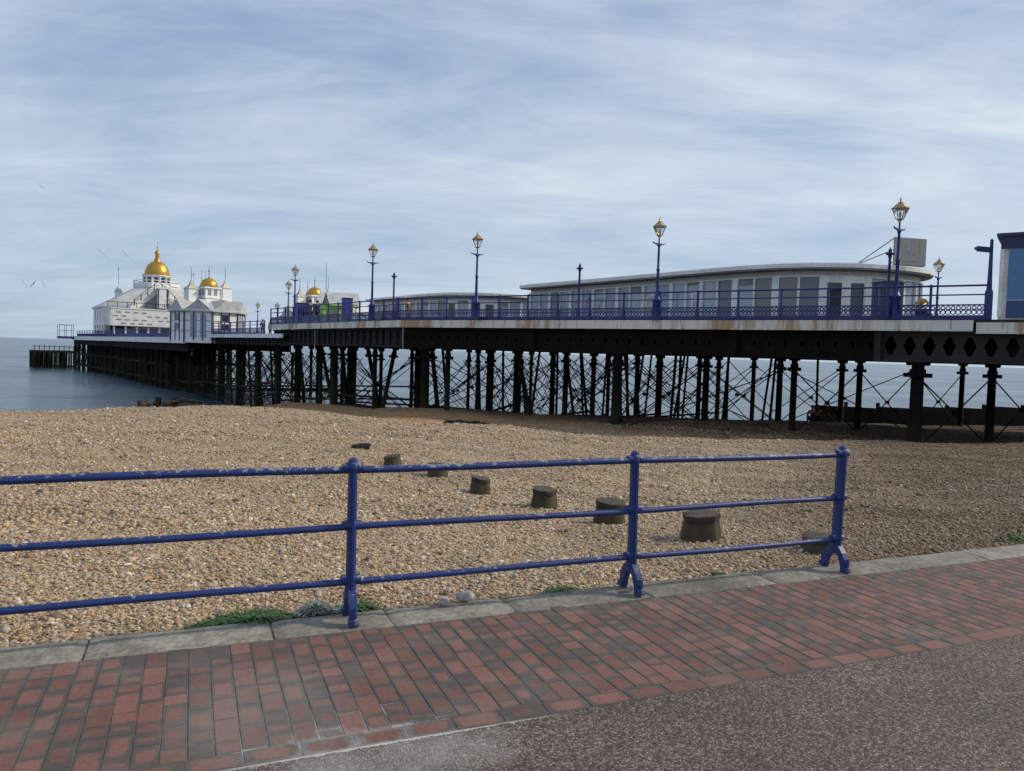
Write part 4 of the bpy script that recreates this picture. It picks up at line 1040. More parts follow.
# yellow ornament in a dark planter
t = thing('planter', 'dark planter with a cluster of yellow blooms right of the cabinet behind the railing', 'planter', (16.7, 31.7, DECK), R(20))
mb = MB(); mb.lathe([(.20, 0), (.26, .5), (.28, .52), (.28, .58), (.22, .58)], 10); mb.build('pot', M_DARK, t)
mb = MB(); rr = random.Random(4)
for k in range(60):
    a = rr.uniform(0, 2 * PI); q = rr.uniform(0, .24); z = .62 + rr.uniform(0, .38) * (1 - q); mb.box((q * math.cos(a), q * math.sin(a), z), (.09, .07, .05), rr.uniform(0, 3))
mb.build('blooms', plain('yellow_blooms', (.62, .42, .04)), t)

# ------------------------------------------------------------------ pavilions
def gable_roof(mb, c, d, w, depth, h, z, ov=.15):
    """small gable projecting along direction d from centre c"""
    d = Vector((*d, 0)).normalized(); s = Vector((-d.y, d.x, 0)); c = Vector((*c, 0))
    a0, a1 = c - d * depth, c + d * ov
    P = []
    for q in (a0, a1): P += [q - s * (w / 2 + ov) + Vector((0, 0, z)), q + s * (w / 2 + ov) + Vector((0, 0, z)), q + Vector((0, 0, z + h))]
    mb.add(P, [(0, 2, 5, 3), (2, 1, 4, 5), (3, 5, 4), (0, 1, 2), (0, 3, 4, 1)])
def pavilion(label, b_, a_, turn, zb):
    o = pw(b_, a_); t = thing('domed_pavilion', label, 'pavilion', (o.x, o.y, zb), P_RZ + R(turn))
    n = 8; rad = 3.55; H = 3.15; pts = [(rad * math.cos(PI / 8 + k * PI / 4), rad * math.sin(PI / 8 + k * PI / 4)) for k in range(n)]
    mb = MB(); mb.prism(pts, 0, H); mb.prism([(x * 1.02, y * 1.02) for x, y in pts], 0, .2); mb.build('wall', M_WHITEB, t)
    for k in range(n):
        p, q = Vector((*pts[k], 0)), Vector((*pts[(k + 1) % n], 0)); d = (q - p).normalized(); rz = math.atan2(d.y, d.x); L = (q - p).length; c = (p + q) / 2; nr = Vector((c.x, c.y, 0)).normalized()
        mb = MB(); w_ = .11
        mb.box(p + nr * .0 + Vector((0, 0, H / 2)), (.16, .16, H), rz)
        for f in (.34, .66): e = p + d * L * f + nr * .02; mb.box((e.x, e.y, H / 2), (w_, .08, H), rz)
        for z in (1.15, 2.2): e = c + nr * .015; mb.box((e.x, e.y, z), (L, .05, .04), rz)
        mb.build('timber_frame', plain('slate_trim', (.07, .08, .13)) if k == 0 else bpy.data.materials['slate_trim'], t)
        if k % 2 == 1:
            mb = MB(); e = c + nr * .03; mb.box((e.x, e.y, 2.1), (L * .24, .06, 1.5), rz); o_ = mb.build('window', M_GLASSD, t)
            mb = MB(); e = c + nr * .05; mb.box((e.x, e.y, 2.05), (L * .26, .06, .22), rz); mb.build('transom', M_WHITE, o_)
        else:
            for s in (-.17, .17):
                mb = MB(); e = c + d * L * s + nr * .03; mb.box((e.x, e.y, 1.7), (L * .22, .06, 2.2), rz); mb.build('panel', plain('pale_lilac_panel', (.33, .36, .48)) if 'pale_lilac_panel' not in bpy.data.materials else bpy.data.materials['pale_lilac_panel'], t)
    rf = MB(); rf.lathe([(rad * 1.10, H - .06), (rad * 1.10, H + .08), (1.3, H + .95), (1.2, H + .95)], 8, rot=PI / 8)
    for k in range(n):
        a = PI / 4 + k * PI / 4; ap = rad * math.cos(PI / 8)
        gable_roof(rf, ((ap - .05) * math.cos(a), (ap - .05) * math.sin(a)), (math.cos(a), math.sin(a)), 2.3, 2.6, 1.15, H + .06, .22)
    rf.build('roof', M_ROOFG, t)
    tw = MB(); tw.box((0, 0, H + 1.3), (1.55, 1.55, 2.4)); tw.box((0, 0, H + 1.5), (1.72, 1.72, .12)); tw.box((0, 0, H + 2.52), (1.85, 1.85, .14)); T_ = tw.build('tower', M_WHITEB, t)
    mb = MB()
    for s in (-1, 1):
        mb.box((s * .32, -.785, H + 2.05), (.34, .03, .6)); mb.box((-.785, s * .32, H + 2.05), (.03, .34, .6))
    mb.build('louvre', plain('shade_grey', (.25, .26, .29)), T_)
    mb = MB(); mb.lathe([(.95, H + 2.59), (.97, H + 2.66), (.86, H + 2.7)] + [(.87 * math.cos(x), H + 2.7 + .86 * math.sin(x)) for x in np.linspace(.12, 1.45, 8)] + [(.07, H + 3.6), (.09, H + 3.68), (.03, H + 3.78)], 20); mb.build('dome', M_GOLD, T_, smooth='auto')
    mb = MB(); mb.cyl((0, 0, H + 3.7), (0, 0, H + 4.75), .035, .015, 6); mb.lathe([(.01, 0), (.08, .05), (.08, .1), (.01, .15)], 8, (0, 0, H + 4.2)); mb.build('finial', M_IRON2, T_)
    for x, y, hh in ((1.75, -.1, 2.0), (-1.75, .3, 1.7), (.2, 1.85, 1.7)):
        mb = MB(); mb.box((x, y, H + .4 + hh / 2), (1.0, 1.0, hh + .4)); mb.box((x, y, H + hh * .62), (1.1, 1.1, .08)); tt = mb.build('turret', M_WHITEB, t)
        mb = MB(); zt = H + .6 + hh; mb.lathe([(.82, zt), (.80, zt + .06), (.45, zt + .25), (.22, zt + .5), (.08, zt + .9), (.02, zt + 1.0)], 4, (x, y, 0), PI / 4); mb.build('turret_roof', M_ROOFY, tt)
        mb = MB(); mb.cyl((x, y, zt + .95), (x, y, zt + 2.3), .03, .012, 5); mb.lathe([(.01, 0), (.06, .05), (.01, .1)], 6, (x, y, zt + 1.3)); mb.build('finial', M_IRON2, tt)
    return t
pavilion('white octagonal pavilion with gold dome on the near pier edge', .45, 42.6, 14, 1.62)
pavilion('twin gold domed pavilion on the far pier edge, half hidden by deck clutter', 13.0, 45.6, 10, 1.75)

def main_pavilion():
    o = pw(9.6, 113.5); t = thing('grand_pavilion', 'large white pavilion with big gold dome at the seaward end of the pier', 'pavilion', (o.x, o.y, OUT), P_RZ)
    c = 4.2; h = 9.6
    def octo(s, k): return [(s, -k), (s, k), (k, s), (-k, s), (-s, k), (-s, -k), (-k, -s), (k, -s)]
    mb = MB(); mb.prism(octo(h, 5.6), 0, 5.3); mb.prism(octo(h + .25, 5.8), 5.1, 5.32)
    mb.build('wall', M_WHITEB, t)
    rf = MB(); A = octo(h + .3, 5.8); B_ = octo(3.5, 1.5); P = [(x, y, 5.325) for x, y in A] + [(x, y, 9.2) for x, y in B_]
    rf.add(P, [(i, (i + 1) % 8, 8 + (i + 1) % 8, 8 + i) for i in range(8)] + [tuple(range(8, 16))]); rf.build('roof', M_ROOFY, t)
    mb = MB(); mb.prism(octo(3.7, 1.6), 9.15, 9.4)
    P8 = octo(3.6, 1.55)
    for (x0, y0), (x1, y1) in zip(P8, P8[1:] + P8[:1]):
        mb.bar((x0, y0, 10.5), (x1, y1, 10.5), .1, .12); mb.bar((x0, y0, 9.85), (x1, y1, 9.85), .05, .5); mb.box((x0, y0, 9.95), (.22, .22, 1.3))
    mb.build('balustrade', M_WHITE, t)
    dr = MB(); dr.lathe([(2.25, 9.4), (2.25, 11.3), (2.5, 11.4), (2.5, 11.6)], 16); D_ = dr.build('drum', M_WHITEB, t)
    for k in range(12):
        a = 2 * PI * (k + .5) / 12; mb = MB(); mb.box((2.27 * math.cos(a), 2.27 * math.sin(a), 10.5), (.08, .62, 1.3), a); mb.build('window', M_GLASSD, D_)
        mb = MB(); a = 2 * PI * k / 12; mb.cyl((2.36 * math.cos(a), 2.36 * math.sin(a), 9.5), (2.36 * math.cos(a), 2.36 * math.sin(a), 11.3), .11, .11, 6); mb.build('column', M_WHITE, D_)
    dm = MB(); dm.lathe([(2.50, 11.58), (2.50, 11.72), (2.08, 11.8)] + [(2.10 * math.cos(x), 11.85 + 2.45 * math.sin(x)) for x in np.linspace(.05, 1.30, 12)] + [(.52, 14.35), (.40, 14.6)], 28); dome = dm.build('dome', M_GOLD, t, smooth='auto')
    mb = MB(); mb.lathe([(.55, 14.5), (.52, 14.62), (.36, 14.7), (.36, 15.6), (.52, 15.68), (.50, 15.8), (.36, 16.0), (.15, 16.25), (.05, 16.5), (.12, 16.7), (.03, 17.0), (.02, 17.9)], 10); mb.build('lantern', M_GOLD, dome, smooth='auto')
    # shoreward front block: open ground floor, boarded upper band with rounded ends, terrace
    mb = MB(); mb.box((-1.8, -10.3, 3.1), (16.5, 2.4, .3)); 
    n = 12; band = []
    for k in range(n + 1): a = PI / 2 + PI * k / n; band.append((-9.1 + 1.35 * math.cos(a), -10.6 + 1.35 * math.sin(a)))
    for k in range(n + 1): a = -PI / 2 + PI * k / n; band.append((5.5 + 1.35 * math.cos(a), -10.6 + 1.35 * math.sin(a)))
    mb.prism(band, 1.95, 4.75); mb.prism([(x * 1.005, (y + 10.6) * 1.06 - 10.6) for x, y in band], 4.75, 4.95); F_ = mb.build('upper_storey', M_WHITE, t)
    rr = random.Random(3)
    for row in range(4):
        for k in range(11):
            if rr.random() < .35: continue
            x = -8.7 + k * 1.3 + (row % 2) * .5; 
            mb = MB(); mb.box((x, -11.955, 2.35 + row * .62), (.75, .05, .20)); mb.build('slot', M_SOFFIT, F_)
    mb = MB(); mb.box((-1.8, -9.2, .97), (14.6, .3, 1.94)); mb.build('ground_wall', M_DARK, t)
    for k in range(9):
        x = -8.8 + k * 1.75; mb = MB(); mb.box((x, -11.3, .97), (.28, .28, 1.94)); mb.build('column', M_WHITEB, t)
    cols = [(.10, .12, .25), (.30, .30, .34), (.06, .08, .2), (.35, .2, .3), (.2, .25, .4), (.05, .05, .07), (.3, .33, .4), (.1, .12, .3)]
    for k, cc in enumerate(cols):
        mb = MB(); mb.box((-7.9 + k * 1.75, -9.8, .8), (1.2, .6, 1.5)); mb.build('shop_display', plain('display_%d' % k, cc), t)
    mb = MB(); mb.box((0, -12.6, .45), (11, .10, .8)); mb.build('parapet', M_BLUE2, t)
    # terrace railing
    mb = MB(); mb.cyl((-9.8, -11.6, 5.85), (6.2, -11.6, 5.85), .05, .05, 6)
    for k in range(12): mb.box((-9.8 + k * 1.455, -11.6, 5.4), (.09, .09, .95))
    mb.build('terrace_railing', M_IRON2, t)
    # front gable
    mb = MB(); x0 = -2.0; w = 4.1
    mb.add([(x0 - w, -10.4, 4.96), (x0 + w, -10.4, 4.96), (x0, -10.4, 8.7), (x0 - w, -3, 4.96), (x0 + w, -3, 4.96), (x0, -3, 8.7)], [(0, 1, 2), (3, 5, 4), (0, 2, 5, 3), (1, 4, 5, 2), (0, 3, 4, 1)])
    mb.build('gable', M_ROOFW, t)
    for s in (-1, 1):
        mb = MB(); mb.bar((x0 + s * w * 1.03, -10.75, 5.1), (x0, -10.75, 8.95), .5, .34); mb.build('bargeboard', M_WHITE, t)
        mb = MB(); mb.cyl((x0 + s * w * .95, -11.0, 6.2), (x0 + s * .3, -11.0, 9.5), .05, .05, 6)
        for q in (.1, .35, .6, .85): xx = x0 + s * w * (1 - q); mb.box((xx, -11.0, 5.2 + 3.75 * q + .4), (.11, .11, 1.1))
        mb.build('stair_rail', M_IRON2, t)
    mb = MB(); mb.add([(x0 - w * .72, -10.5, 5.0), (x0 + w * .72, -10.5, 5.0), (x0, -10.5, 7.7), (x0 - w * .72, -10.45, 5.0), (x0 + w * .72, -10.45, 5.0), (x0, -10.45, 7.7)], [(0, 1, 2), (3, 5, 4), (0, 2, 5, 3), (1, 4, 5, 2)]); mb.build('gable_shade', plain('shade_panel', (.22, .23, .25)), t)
    mb = MB(); mb.box((x0 + .7, -10.9, 6.9), (1.5, 1.0, 3.4)); mb.box((x0 + .7, -10.9, 8.6), (1.7, 1.2, .16)); C_ = mb.build('stair_tower', M_WHITEB, t)
    for s in (-1, 1): mb = MB(); mb.box((x0 + .7 + s * .72, -11.42, 6.9), (.14, .1, 3.4)); mb.build('pilaster', M_IRON2, C_)
    # seaward side windows
    for k in range(4):
        for z, hh in ((1.3, 1.6), (3.9, 1.4)):
            mb = MB(); mb.box((-h - .02, -4.4 + k * 2.7, z), (.08, 1.5, hh)); o_ = mb.build('window', M_GLASSD, t)
    for k in range(3):
        for z, hh in ((1.3, 1.5), (3.7, 1.3)):
            q = Vector((-5.6, -h)).lerp(Vector((-h, -5.6)), (k + .5) / 3); mb = MB(); mb.box((q.x - .02, q.y - .02, z), (1.1, .09, hh), R(-45)); mb.build('window', M_GLASSG, t)
    for x, y in ((-5.7, 4.5), (7.4, 4)):
        mb = MB(); mb.box((x, y, 6.6), (1.0, 1.0, 3.4)); mb.box((x, y, 8.35), (1.25, 1.25, .14)); q = mb.build('turret', M_WHITEB, t)
        mb = MB(); mb.lathe([(.70, 8.4), (.68, 8.5), (.56, 8.85), (.28, 9.2), (.08, 9.5), (.02, 10)], 10, (x, y, 0)); mb.build('turret_dome', M_ROOFY, q, smooth='auto'); mb = MB(); mb.cyl((x, y, 9.9), (x, y, 13), .04, .02, 5); mb.box((x, y + .3, 12.7), (.03, .5, .4)); mb.build('finial', M_IRON2, q)
    mb = MB(); mb.cyl((7.0, -6.0, 6.5), (7.0, -6.0, 12.8), .05, .02, 5); mb.build('flagpole', M_IRON2, t)
main_pavilion()

# ------------------------------------------------------------------ sea end: lookout stage and landing stage
def lookout():
    p = pw(-1.7, 133); t = thing('lookout_stage', 'small railed stage jutting from the seaward tip of the pier', 'platform', (p.x, p.y, OUT), P_RZ)
    mb = MB(); mb.box((-1.3, 0, -.25), (2.6, 3.2, .5)); mb.build('platform', M_BLUE2, t)
    mb = MB()
    for x in (-2.5, -1.3, -.1):
        for y in (-1.5, 1.5): mb.box((x, y, 1.1), (.07, .07, 2.2))
    for z in (1.1, 2.2):
        mb.bar((-2.5, -1.5, z), (0, -1.5, z), .05, .05); mb.bar((-2.5, 1.5, z), (0, 1.5, z), .05, .05); mb.bar((-2.5, -1.5, z), (-2.5, 1.5, z), .05, .05)
    mb.build('railing', M_IRON2, t)
lookout()
def landing():
    p = pw(-.5, 139); t = thing('landing_stage', 'low dark landing stage on piles beyond the pier head', 'landing stage', (p.x, p.y, 0), P_RZ)
    mb = MB(); mb.box((-4.0, 2, -1.0), (7.4, 8, .38)); mb.build('platform', M_IRON, t)
    mb = MB(); mb.box((-4.0, -2.3, -3.9), (7.4, .4, .35)); mb.box((-4.0, -2.05, .05), (7.4, .08, .1)); mb.build('beam', M_IRON, t)
    for k in range(9):
        for y in (-2, 2, 5.5):
            mb = MB(); mb.cyl((-7.4 + k * .85, y, -8), (-7.4 + k * .85, y, -.9), .16 if k % 3 else .30, None, 8); mb.build('pile', M_IRON, t)
        mb = MB(); mb.box((-7.4 + k * .85, -2, -.3), (.12, .12, 1.2)); mb.build('rail_post', M_IRON2, t)
landing()
# ------------------------------------------------------------------ deck kiosks and shelters in the middle distance
def shed(b_, a_, L, W, H, rh, label, z=DECK, rz=0, wall=None, roof=None, name='deck_kiosk'):
    o = pw(b_, a_); t = thing(name, label, 'kiosk', (o.x, o.y, z), P_RZ + rz)
    mb = MB(); mb.box((0, 0, H / 2), (W, L, H)); mb.build('wall', wall or M_WHITEB, t)
    mb = MB(); w = W / 2 + .3; l = L / 2 + .3
    mb.add([(-w, -l, H), (w, -l, H), (0, -l, H + rh), (-w, l, H), (w, l, H), (0, l, H + rh)], [(0, 1, 2), (3, 5, 4), (0, 2, 5, 3), (1, 4, 5, 2), (0, 3, 4, 1)]); mb.build('roof', roof or M_ROOFG, t)
    for y in (-L * .25, L * .25):
        mb = MB(); mb.box((-W / 2 - .02, y, H * .5), (.06, L * .3, H * .55)); mb.build('window', M_GLASSD, t)
    mb = MB(); mb.box((0, -L / 2 - .02, H * .45), (W * .35, .06, H * .8)); mb.build('door', M_SOFFIT, t)
shed(8.6, 28.3, 3.0, 5.6, 2.2, 1.25, 'grey roofed kiosk behind the lamp near the bend of the deck', rz=R(62))
shed(13.2, 37.5, 4, 6.4, 2.6, 1.1, 'white roofed shelter between the green kiosk and the grey roofed kiosk', z=MID, rz=R(60), roof=M_WHITE)
t = thing('green_kiosk', 'small bright green booth with a dark pointed roof on the deck', 'booth', (-15.0, 62.6, DECK - .35), P_RZ)
mb = MB(); mb.box((0, 0, 1.0), (1.5, 1.5, 2.0)); mb.build('wall', plain('bright_green', (.36, .72, .14)), t)
mb = MB(); mb.box((0, -.78, 1.2), (1.0, .06, .8)); mb.build('hatch', M_GLASSG, t)
mb = MB(); mb.box((.9, -.2, 2.02), (2.9, 1.7, .08)); mb.build('awning', plain('lime_awning', (.6, .78, .25)), t)
mb = MB(); mb.lathe([(.34, 2.05), (.28, 2.2), (.14, 2.6), (.05, 2.95), (.01, 3.1)], 4, (-.3, 0, 0), PI / 4); mb.cyl((-.3, 0, 3.2), (-.3, 0, 5.4), .025, .015, 5); mb.build('roof', plain('dark_green_roof', (.02, .05, .035)), t)
for x, y, lab in ((-17.35, 63.0, 'first of three black boarded stalls left of the green booth'), (-16.6, 63.3, 'middle one of three black boarded stalls left of the green booth'), (-15.95, 63.4, 'black boarded stall touching the green booth')):
    t = thing('stall', lab, 'stall', (x, y, DECK - .35), P_RZ, 'black stalls on the deck')
    for s in (-1, 1): mb = MB(); mb.box((s * .28, 0, 1.0), (.06, .6, 2.0)); mb.build('post', M_DARK, t)
    mb = MB(); mb.box((0, 0, 2.02), (.7, .8, .10)); mb.box((0, -.3, 2.1), (.66, .1, .12)); mb.build('canopy', M_DARK, t)
    mb = MB(); mb.box((0, 0, .45), (.56, .55, .9)); mb.build('counter', M_DARK, t)

# ------------------------------------------------------------------ people
def skin_mesh(name, joints, edges, mat, parent, sub=1):
    me = bpy.data.meshes.new(name); me.from_pydata([j[:3] for j in joints], edges, []); o = bpy.data.objects.new(name, me); COL.objects.link(o)
    md = o.modifiers.new('skin', 'SKIN'); sv = me.skin_vertices[0].data
    for i, j in enumerate(joints): sv[i].radius = (j[3], j[3] * (j[4] if len(j) > 4 else 1)); 
    sv[0].use_root = True
    md.use_smooth_shade = True
    s = o.modifiers.new('sub', 'SUBSURF'); s.levels = sub; s.render_levels = sub
    bpy.context.view_layer.update(); dg = bpy.context.evaluated_depsgraph_get(); nm = bpy.data.meshes.new_from_object(o.evaluated_get(dg)); nm.name = name
    o.modifiers.clear(); o.data = nm; nm.materials.clear(); nm.materials.append(mat); o.parent = parent; return o
M_SKIN = plain('skin', (.42, .25, .18), .5); M_HAIR = plain('dark_hair', (.03, .022, .018), .6)
def person(label, x, y, z, rz, top, legs, sit=False, group=None):
    t = thing('person', label, 'person', (x, y, z), rz, group)
    if not sit:
        hip, kn, an, sh, nk, hd = .92, .50, .08, 1.42, 1.50, 1.64
        J = [(0, 0, hip, .13, .8), (0, 0, 1.15, .12, .75), (0, 0, sh - .04, .14, .7), (0, 0, nk, .05), (0, -.01, 1.57, .07), (0, -.015, hd, .088, 1.1), (0, -.01, 1.73, .06)]
        E = [(0, 1), (1, 2), (2, 3), (3, 4), (4, 5), (5, 6)]
        for s in (-1, 1):
            n = len(J); J += [(s * .10, 0, .86, .085), (s * .105, -.02, kn, .058), (s * .11, .03 * s, an, .04), (s * .12, -.12, .035, .035)]; E += [(0, n), (n, n + 1), (n + 1, n + 2), (n + 2, n + 3)]
            n = len(J); J += [(s * .19, 0, sh - .02, .052), (s * .235, .03, 1.14, .043), (s * .22, -.07, .90, .034), (s * .21, -.10, .80, .035), (s * .205, -.12, .73, .018)]; E += [(2, n), (n, n + 1), (n + 1, n + 2), (n + 2, n + 3), (n + 3, n + 4)]
        skin_mesh('body', J, E, M_SKIN, t)
        JT = [(0, 0, .86, .145, .85), (0, 0, 1.15, .135, .8), (0, 0, sh - .03, .155, .75), (0, 0, nk - .01, .065)]; ET = [(0, 1), (1, 2), (2, 3)]
        for s in (-1, 1): n = len(JT); JT += [(s * .19, 0, sh - .02, .068), (s * .235, .03, 1.14, .058), (s * .222, -.06, .92, .048)]; ET += [(2, n), (n, n + 1), (n + 1, n + 2)]
        JL = [(0, 0, hip, .14, .85)]; EL = []
        for s in (-1, 1): n = len(JL); JL += [(s * .10, 0, .84, .095), (s * .105, -.02, kn, .072), (s * .11, .03 * s, .10, .055)]; EL += [(0, n), (n, n + 1), (n + 1, n + 2)]
    else:
        J = [(0, 0, .20, .14, .9), (0, -.05, .45, .13, .8), (0, -.12, .68, .14, .7), (0, -.14, .76, .05), (0, -.17, .83, .07), (0, -.18, .90, .088, 1.1), (0, -.18, .99, .06)]; E = [(0, 1), (1, 2), (2, 3), (3, 4), (4, 5), (5, 6)]
        for s in (-1, 1):
            n = len(J); J += [(s * .11, -.06, .20, .085), (s * .15, -.42, .42, .058), (s * .13, -.50, .08, .04), (s * .13, -.62, .04, .035)]; E += [(0, n), (n, n + 1), (n + 1, n + 2), (n + 2, n + 3)]
            n = len(J); J += [(s * .19, -.12, .66, .052), (s * .25, -.22, .45, .043), (s * .15, -.40, .44, .034), (s * .10, -.46, .43, .03)]; E += [(2, n), (n, n + 1), (n + 1, n + 2), (n + 2, n + 3)]
        skin_mesh('body', J, E, M_SKIN, t)
        JT = [(0, 0, .18, .16, .9), (0, -.05, .45, .15, .8), (0, -.12, .68, .155, .75), (0, -.14, .75, .065)]; ET = [(0, 1), (1, 2), (2, 3)]
        for s in (-1, 1): n = len(JT); JT += [(s * .19, -.12, .66, .068), (s * .25, -.22, .45, .058), (s * .16, -.38, .44, .048)]; ET += [(2, n), (n, n + 1), (n + 1, n + 2)]
        JL = [(0, 0, .19, .145, .9)]; EL = []
        for s in (-1, 1): n = len(JL); JL += [(s * .11, -.06, .20, .098), (s * .15, -.42, .42, .072), (s * .13, -.49, .10, .055)]; EL += [(0, n), (n, n + 1), (n + 1, n + 2)]
    skin_mesh('jacket', JT, ET, plain('jacket_cloth', top), t); skin_mesh('trousers', JL, EL, plain('trouser_cloth', legs), t)
    hz_, hy = (1.66, .0) if not sit else (.92, -.165)
    mb = MB(); mb.lathe([(.092, -.05), (.104, .0), (.098, .05), (.07, .09), (.01, .105)], 10, (0, hy + .012, hz_)); mb.build('hair', M_HAIR, t, smooth=True)
    mb = MB(); mb.add([(-.014, hy - .085, hz_ - .05), (.014, hy - .085, hz_ - .05), (0, hy - .115, hz_ - .05), (0, hy - .095, hz_ + .0)], [(0, 1, 2), (0, 2, 3), (1, 3, 2)]); mb.build('nose', M_SKIN, t)
D = (.03, .03, .036)
person('person in dark clothes standing by the railing under the distant gold dome', -15.2, 57.6, DECK, R(200), D, (.02, .02, .025))
person('second dark dressed person beside the first under the distant gold dome', -14.75, 57.9, DECK, R(150), (.05, .05, .06), D)
person('person in pale pink top beside the small blue cabinet', -15.45, 58.0, DECK, R(120), (.5, .34, .36), (.05, .06, .1))
person('person in brown coat standing on the deck right of the lamp near the bend', -7.2, 52.5, DECK, R(60), (.16, .08, .05), D)
person('one of a dark clothed couple on the low middle deck, the left one', -25.9, 79.6, MID, R(30), D, D)
person('one of a dark clothed couple on the low middle deck, the right one', -25.2, 79.9, MID, R(330), (.04, .05, .09), D)
px, py = 16.9, 43.0
person('person in red top sitting on shingle under the pier before the timber groyne', px, py, hz(px, py), R(-40), (.30, .045, .05), (.03, .03, .05), True)
px, py = 17.25, 43.4
person('person in pale cap beside the red dressed one under the pier', px, py, hz(px, py), R(30), (.10, .07, .06), (.03, .03, .05), True)

# ------------------------------------------------------------------ timber groyne on the right, ruined groyne end at the left
def groyne(P0, P1, hgt_, label):
    P0, P1 = Vector(P0), Vector(P1); d = P1 - P0; L = d.length; rz = math.atan2(d.y, d.x); d.normalize(); z0 = hz(P0.x, P0.y)
    t = thing('timber_groyne', label, 'groyne', (P0.x, P0.y, z0), rz); n = int(L / 2.1)
    for k in range(n):
        xa, xb = 2.1 * k, 2.1 * (k + 1); za = hz(*(P0 + d * (xa + 1.05))[:]) - z0
        mb = MB()
        for j in range(-2, 4):
            zt = za + (j + .5) * hgt_ / 4
            mb.box(((xa + xb) / 2, random.uniform(-.012, .012), zt), (2.1 - .002, .09, hgt_ / 4 - .003))
        mb.build('planking', M_BOARD, t)
        mb = MB(); h = hgt_ * random.uniform(1.02, 1.38); mb.box((xa, -.17, za + h / 2 - .8), (.22, .22, h + 1.6), random.uniform(-.1, .1)); mb.build('post', M_BOARD if k % 3 else M_STUMP, t)
groyne((40.5, 42.0), (21.1, 56.6), 1.25, 'dark timber groyne with raised posts behind the pier piles')
M_RUIN = weathered('brown_wet_timber', (.13, .095, .06), (.04, .03, .02), 3, .35, .65, .9, 0, .4, 14)
def ruin():
    x, y = -26.4, 60.5; t = thing('groyne_remnant', 'broken brown groyne end poking above the shingle crest at the waterline', 'groyne', (x, y, -3.5), R(15))
    rr = random.Random(9)
    for k in range(5):
        L = rr.uniform(.9, 2.2); c_ = Vector((rr.uniform(-1.0, 1.8), rr.uniform(-.6, .6), .05 + .11 * k)); e_ = Vector((L / 2, rr.uniform(-.3, .3), rr.uniform(-.16, .16)))
        mb = MB(); mb.cyl(c_ - e_, c_ + e_, .20, .15, 7); mb.build('timber', M_RUIN, t)
    for k in range(7):
        V0, F0 = ico(1); mb = MB(); mb.add(V0 * np.array((rr.uniform(.25, .55), rr.uniform(.25, .4), rr.uniform(.18, .38))) * (1 + .25 * RNG.normal(size=(len(V0), 1)) * .5) + np.array((rr.uniform(-2.4, 2.4), rr.uniform(-.5, .5), rr.uniform(.0, .3))), [tuple(f) for f in F0]); mb.build('boulder', M_RUIN, t)
    for k in range(4):
        mb = MB(); mb.box((-2.6 + k * 1.25, rr.uniform(-.3, .3), .05), (.3, .3, .9 + .55 * (k in (1, 2))), rr.uniform(0, 1)); mb.build('post', M_BOARD, t)
ruin()
# ------------------------------------------------------------------ gulls
def gull():
    t = thing('gull', '', 'bird', (0, 0, 0), 0, 'gulls gliding above the sea')
    mb = MB(); mb.lathe([(.01, -.30), (.05, -.24), (.085, -.08), (.09, .06), (.06, .18), (.05, .24), (.045, .28), (.012, .36)], 8); b = mb.build('body', plain('gull_grey', (.26, .28, .31)), t, smooth=True); b.rotation_euler = (R(-90), 0, 0)
    for s in (-1, 1):
        mb = MB(); mb.add([(s * .05, .10, .03), (s * .05, -.12, .03), (s * .42, -.06, .17), (s * .42, .14, .18), (s * .95, -.14, .10), (s * .90, -.02, .11)] + [(s * .05, .10, .05), (s * .05, -.12, .045), (s * .42, -.06, .185), (s * .42, .14, .2), (s * .95, -.14, .11), (s * .90, -.02, .122)],
               [(0, 1, 2, 3), (3, 2, 4, 5), (6, 9, 8, 7), (9, 11, 10, 8), (0, 3, 9, 6), (3, 5, 11, 9), (1, 7, 8, 2), (2, 8, 10, 4), (4, 10, 11, 5)]); mb.build('wing', plain('gull_wing', (.24, .26, .29)), t)
    mb = MB(); mb.add([(-.03, -.28, 0), (.03, -.28, 0), (.09, -.44, 0), (-.09, -.44, 0), (0, -.3, .025)], [(0, 1, 2, 3), (0, 3, 4), (1, 4, 2), (3, 2, 4)]); mb.build('tail', M_WHITE, t)
    return t
g0 = gull()
GULLS = [((-75, 118, 9.9), (.5, .9, .8), 'leftmost of three gulls in a low row above the sea horizon'), ((-73.5, 118, 9.8), (.4, -.9, .9), 'middle one of three gulls in a low row above the sea horizon'), ((-72, 118, 9.8), (.3, 1.0, 1.1), 'gull nearest the pavilion in the low row of three'),
         ((-64.5, 120, 15.3), (.3, .8, .4), 'higher gull of the pair left of the big gold dome'), ((-63.6, 120, 14.6), (.2, .7, .5), 'lower gull of the pair left of the big gold dome'),
         ((-60.6, 120, 15.0), (.3, .9, .4), 'upper gull directly left of the big gold dome lantern'), ((-59.9, 120, 14.4), (.3, .8, .6), 'lower gull directly left of the big gold dome lantern'),
         ((-73.5, 120, 24.9), (.2, .6, 1), 'lone gull high in the sky at far left')]
for i, (p, r, lab) in enumerate(GULLS):
    o = g0 if i == 0 else copy_tree(g0); o.location = p; o.rotation_euler = r; o['label'] = lab; o.scale = (.72,) * 3

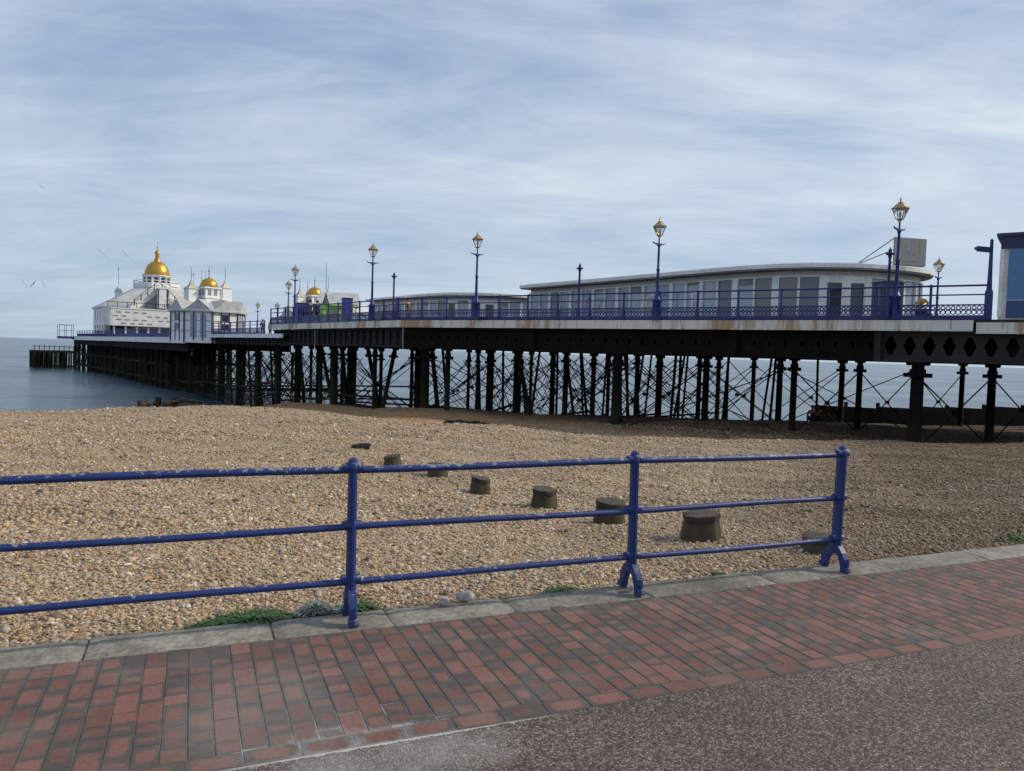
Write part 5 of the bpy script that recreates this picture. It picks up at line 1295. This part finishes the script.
# ------------------------------------------------------------------ light, sky, camera
SUN_AZ, SUN_EL = 80, 36
W = bpy.data.worlds.new('World'); S.world = W; W.use_nodes = True; nt = W.node_tree; bg = nt.nodes['Background']
sky = nt.nodes.new('ShaderNodeTexSky'); sky.sky_type = 'NISHITA'; sky.sun_disc = False; sky.sun_elevation = R(SUN_EL); sky.sun_rotation = R(SUN_AZ); sky.air_density = 1.0; sky.dust_density = 1.2; sky.ozone_density = 1.5
tc = nt.nodes.new('ShaderNodeTexCoord'); d = tc.outputs['Generated']
z = sep(nt, d, 2); zc = math_(nt, 'ADD', math_(nt, 'MAXIMUM', z, 0.0), .15)
cx = nt.nodes.new('ShaderNodeCombineXYZ'); nt.links.new(math_(nt, 'DIVIDE', sep(nt, d, 0), zc), cx.inputs[0]); nt.links.new(math_(nt, 'DIVIDE', sep(nt, d, 1), zc), cx.inputs[1])
def mp(v, sc, rot, loc=(0, 0, 0)):
    m = nt.nodes.new('ShaderNodeMapping'); m.inputs['Scale'].default_value = sc; m.inputs['Rotation'].default_value = (0, 0, R(rot)); m.inputs['Location'].default_value = loc; nt.links.new(v, m.inputs[0]); return m.outputs[0]
c1 = noise(nt, mp(cx.outputs[0], (.55, 1.0, 1), -38, (3.1, 1.7, 0)), 1.0, 9, .62, 1.0)
c2 = noise(nt, mp(cx.outputs[0], (.55, 1.4, 1), -44, (1, 4, 2)), 2.0, 9, .66, 1.0)
c3 = noise(nt, mp(cx.outputs[0], (.5, .8, 1), -35, (8, 2, 1)), .6, 5, .5, .4)
k = math_(nt, 'ADD', math_(nt, 'ADD', math_(nt, 'MULTIPLY', c1, .5), math_(nt, 'MULTIPLY', c2, .26)), math_(nt, 'MULTIPLY', c3, .44))
fac = ramp(nt, [(.42, g3(.25)), (.57, g3(.68)), (.74, g3(1.0))], k)
hzn = ramp(nt, [(.0, g3(1)), (.16, g3(.5)), (.45, g3(0))], z)
cloud = mixc(nt, ramp(nt, [(.46, g3(0)), (.74, g3(1))], k).outputs[0], (4.4, 5.3, 7.2), (8.5, 9.0, 9.6))
cloud = mixc(nt, hzn.outputs[0], cloud, (5.5, 6.7, 7.9))
blue = mixc(nt, .55, sky.outputs[0], (3.1, 4.5, 7.0))
nt.links.new(mixc(nt, fac.outputs[0], blue, cloud), bg.inputs['Color']); bg.inputs['Strength'].default_value = .10
sl = bpy.data.lights.new('sun', 'SUN'); sl.energy = 3.0; sl.angle = R(5.0); sl.color = (1, .87, .68)
so = bpy.data.objects.new('sun', sl); COL.objects.link(so)
sd = Vector((math.sin(R(SUN_AZ)) * math.cos(R(SUN_EL)), math.cos(R(SUN_AZ)) * math.cos(R(SUN_EL)), math.sin(R(SUN_EL))))
so.rotation_euler = (-sd).to_track_quat('-Z', 'Y').to_euler(); so.location = (40, -10, 40)
cam = bpy.data.cameras.new('camera'); cam.sensor_width = 36; cam.lens = 770 / 1024 * 36; cam.clip_end = 40000; cam.clip_start = .1
co = bpy.data.objects.new('camera', cam); COL.objects.link(co); co.location = (0, 0, 1.6)
co.rotation_euler = (Matrix.Rotation(R(90 - 2.46), 4, 'X') @ Matrix.Rotation(R(1.72), 4, 'Z')).to_euler()
S.camera = co
S.view_settings.view_transform = 'Standard'; S.view_settings.look = 'None'; S.view_settings.exposure = 0
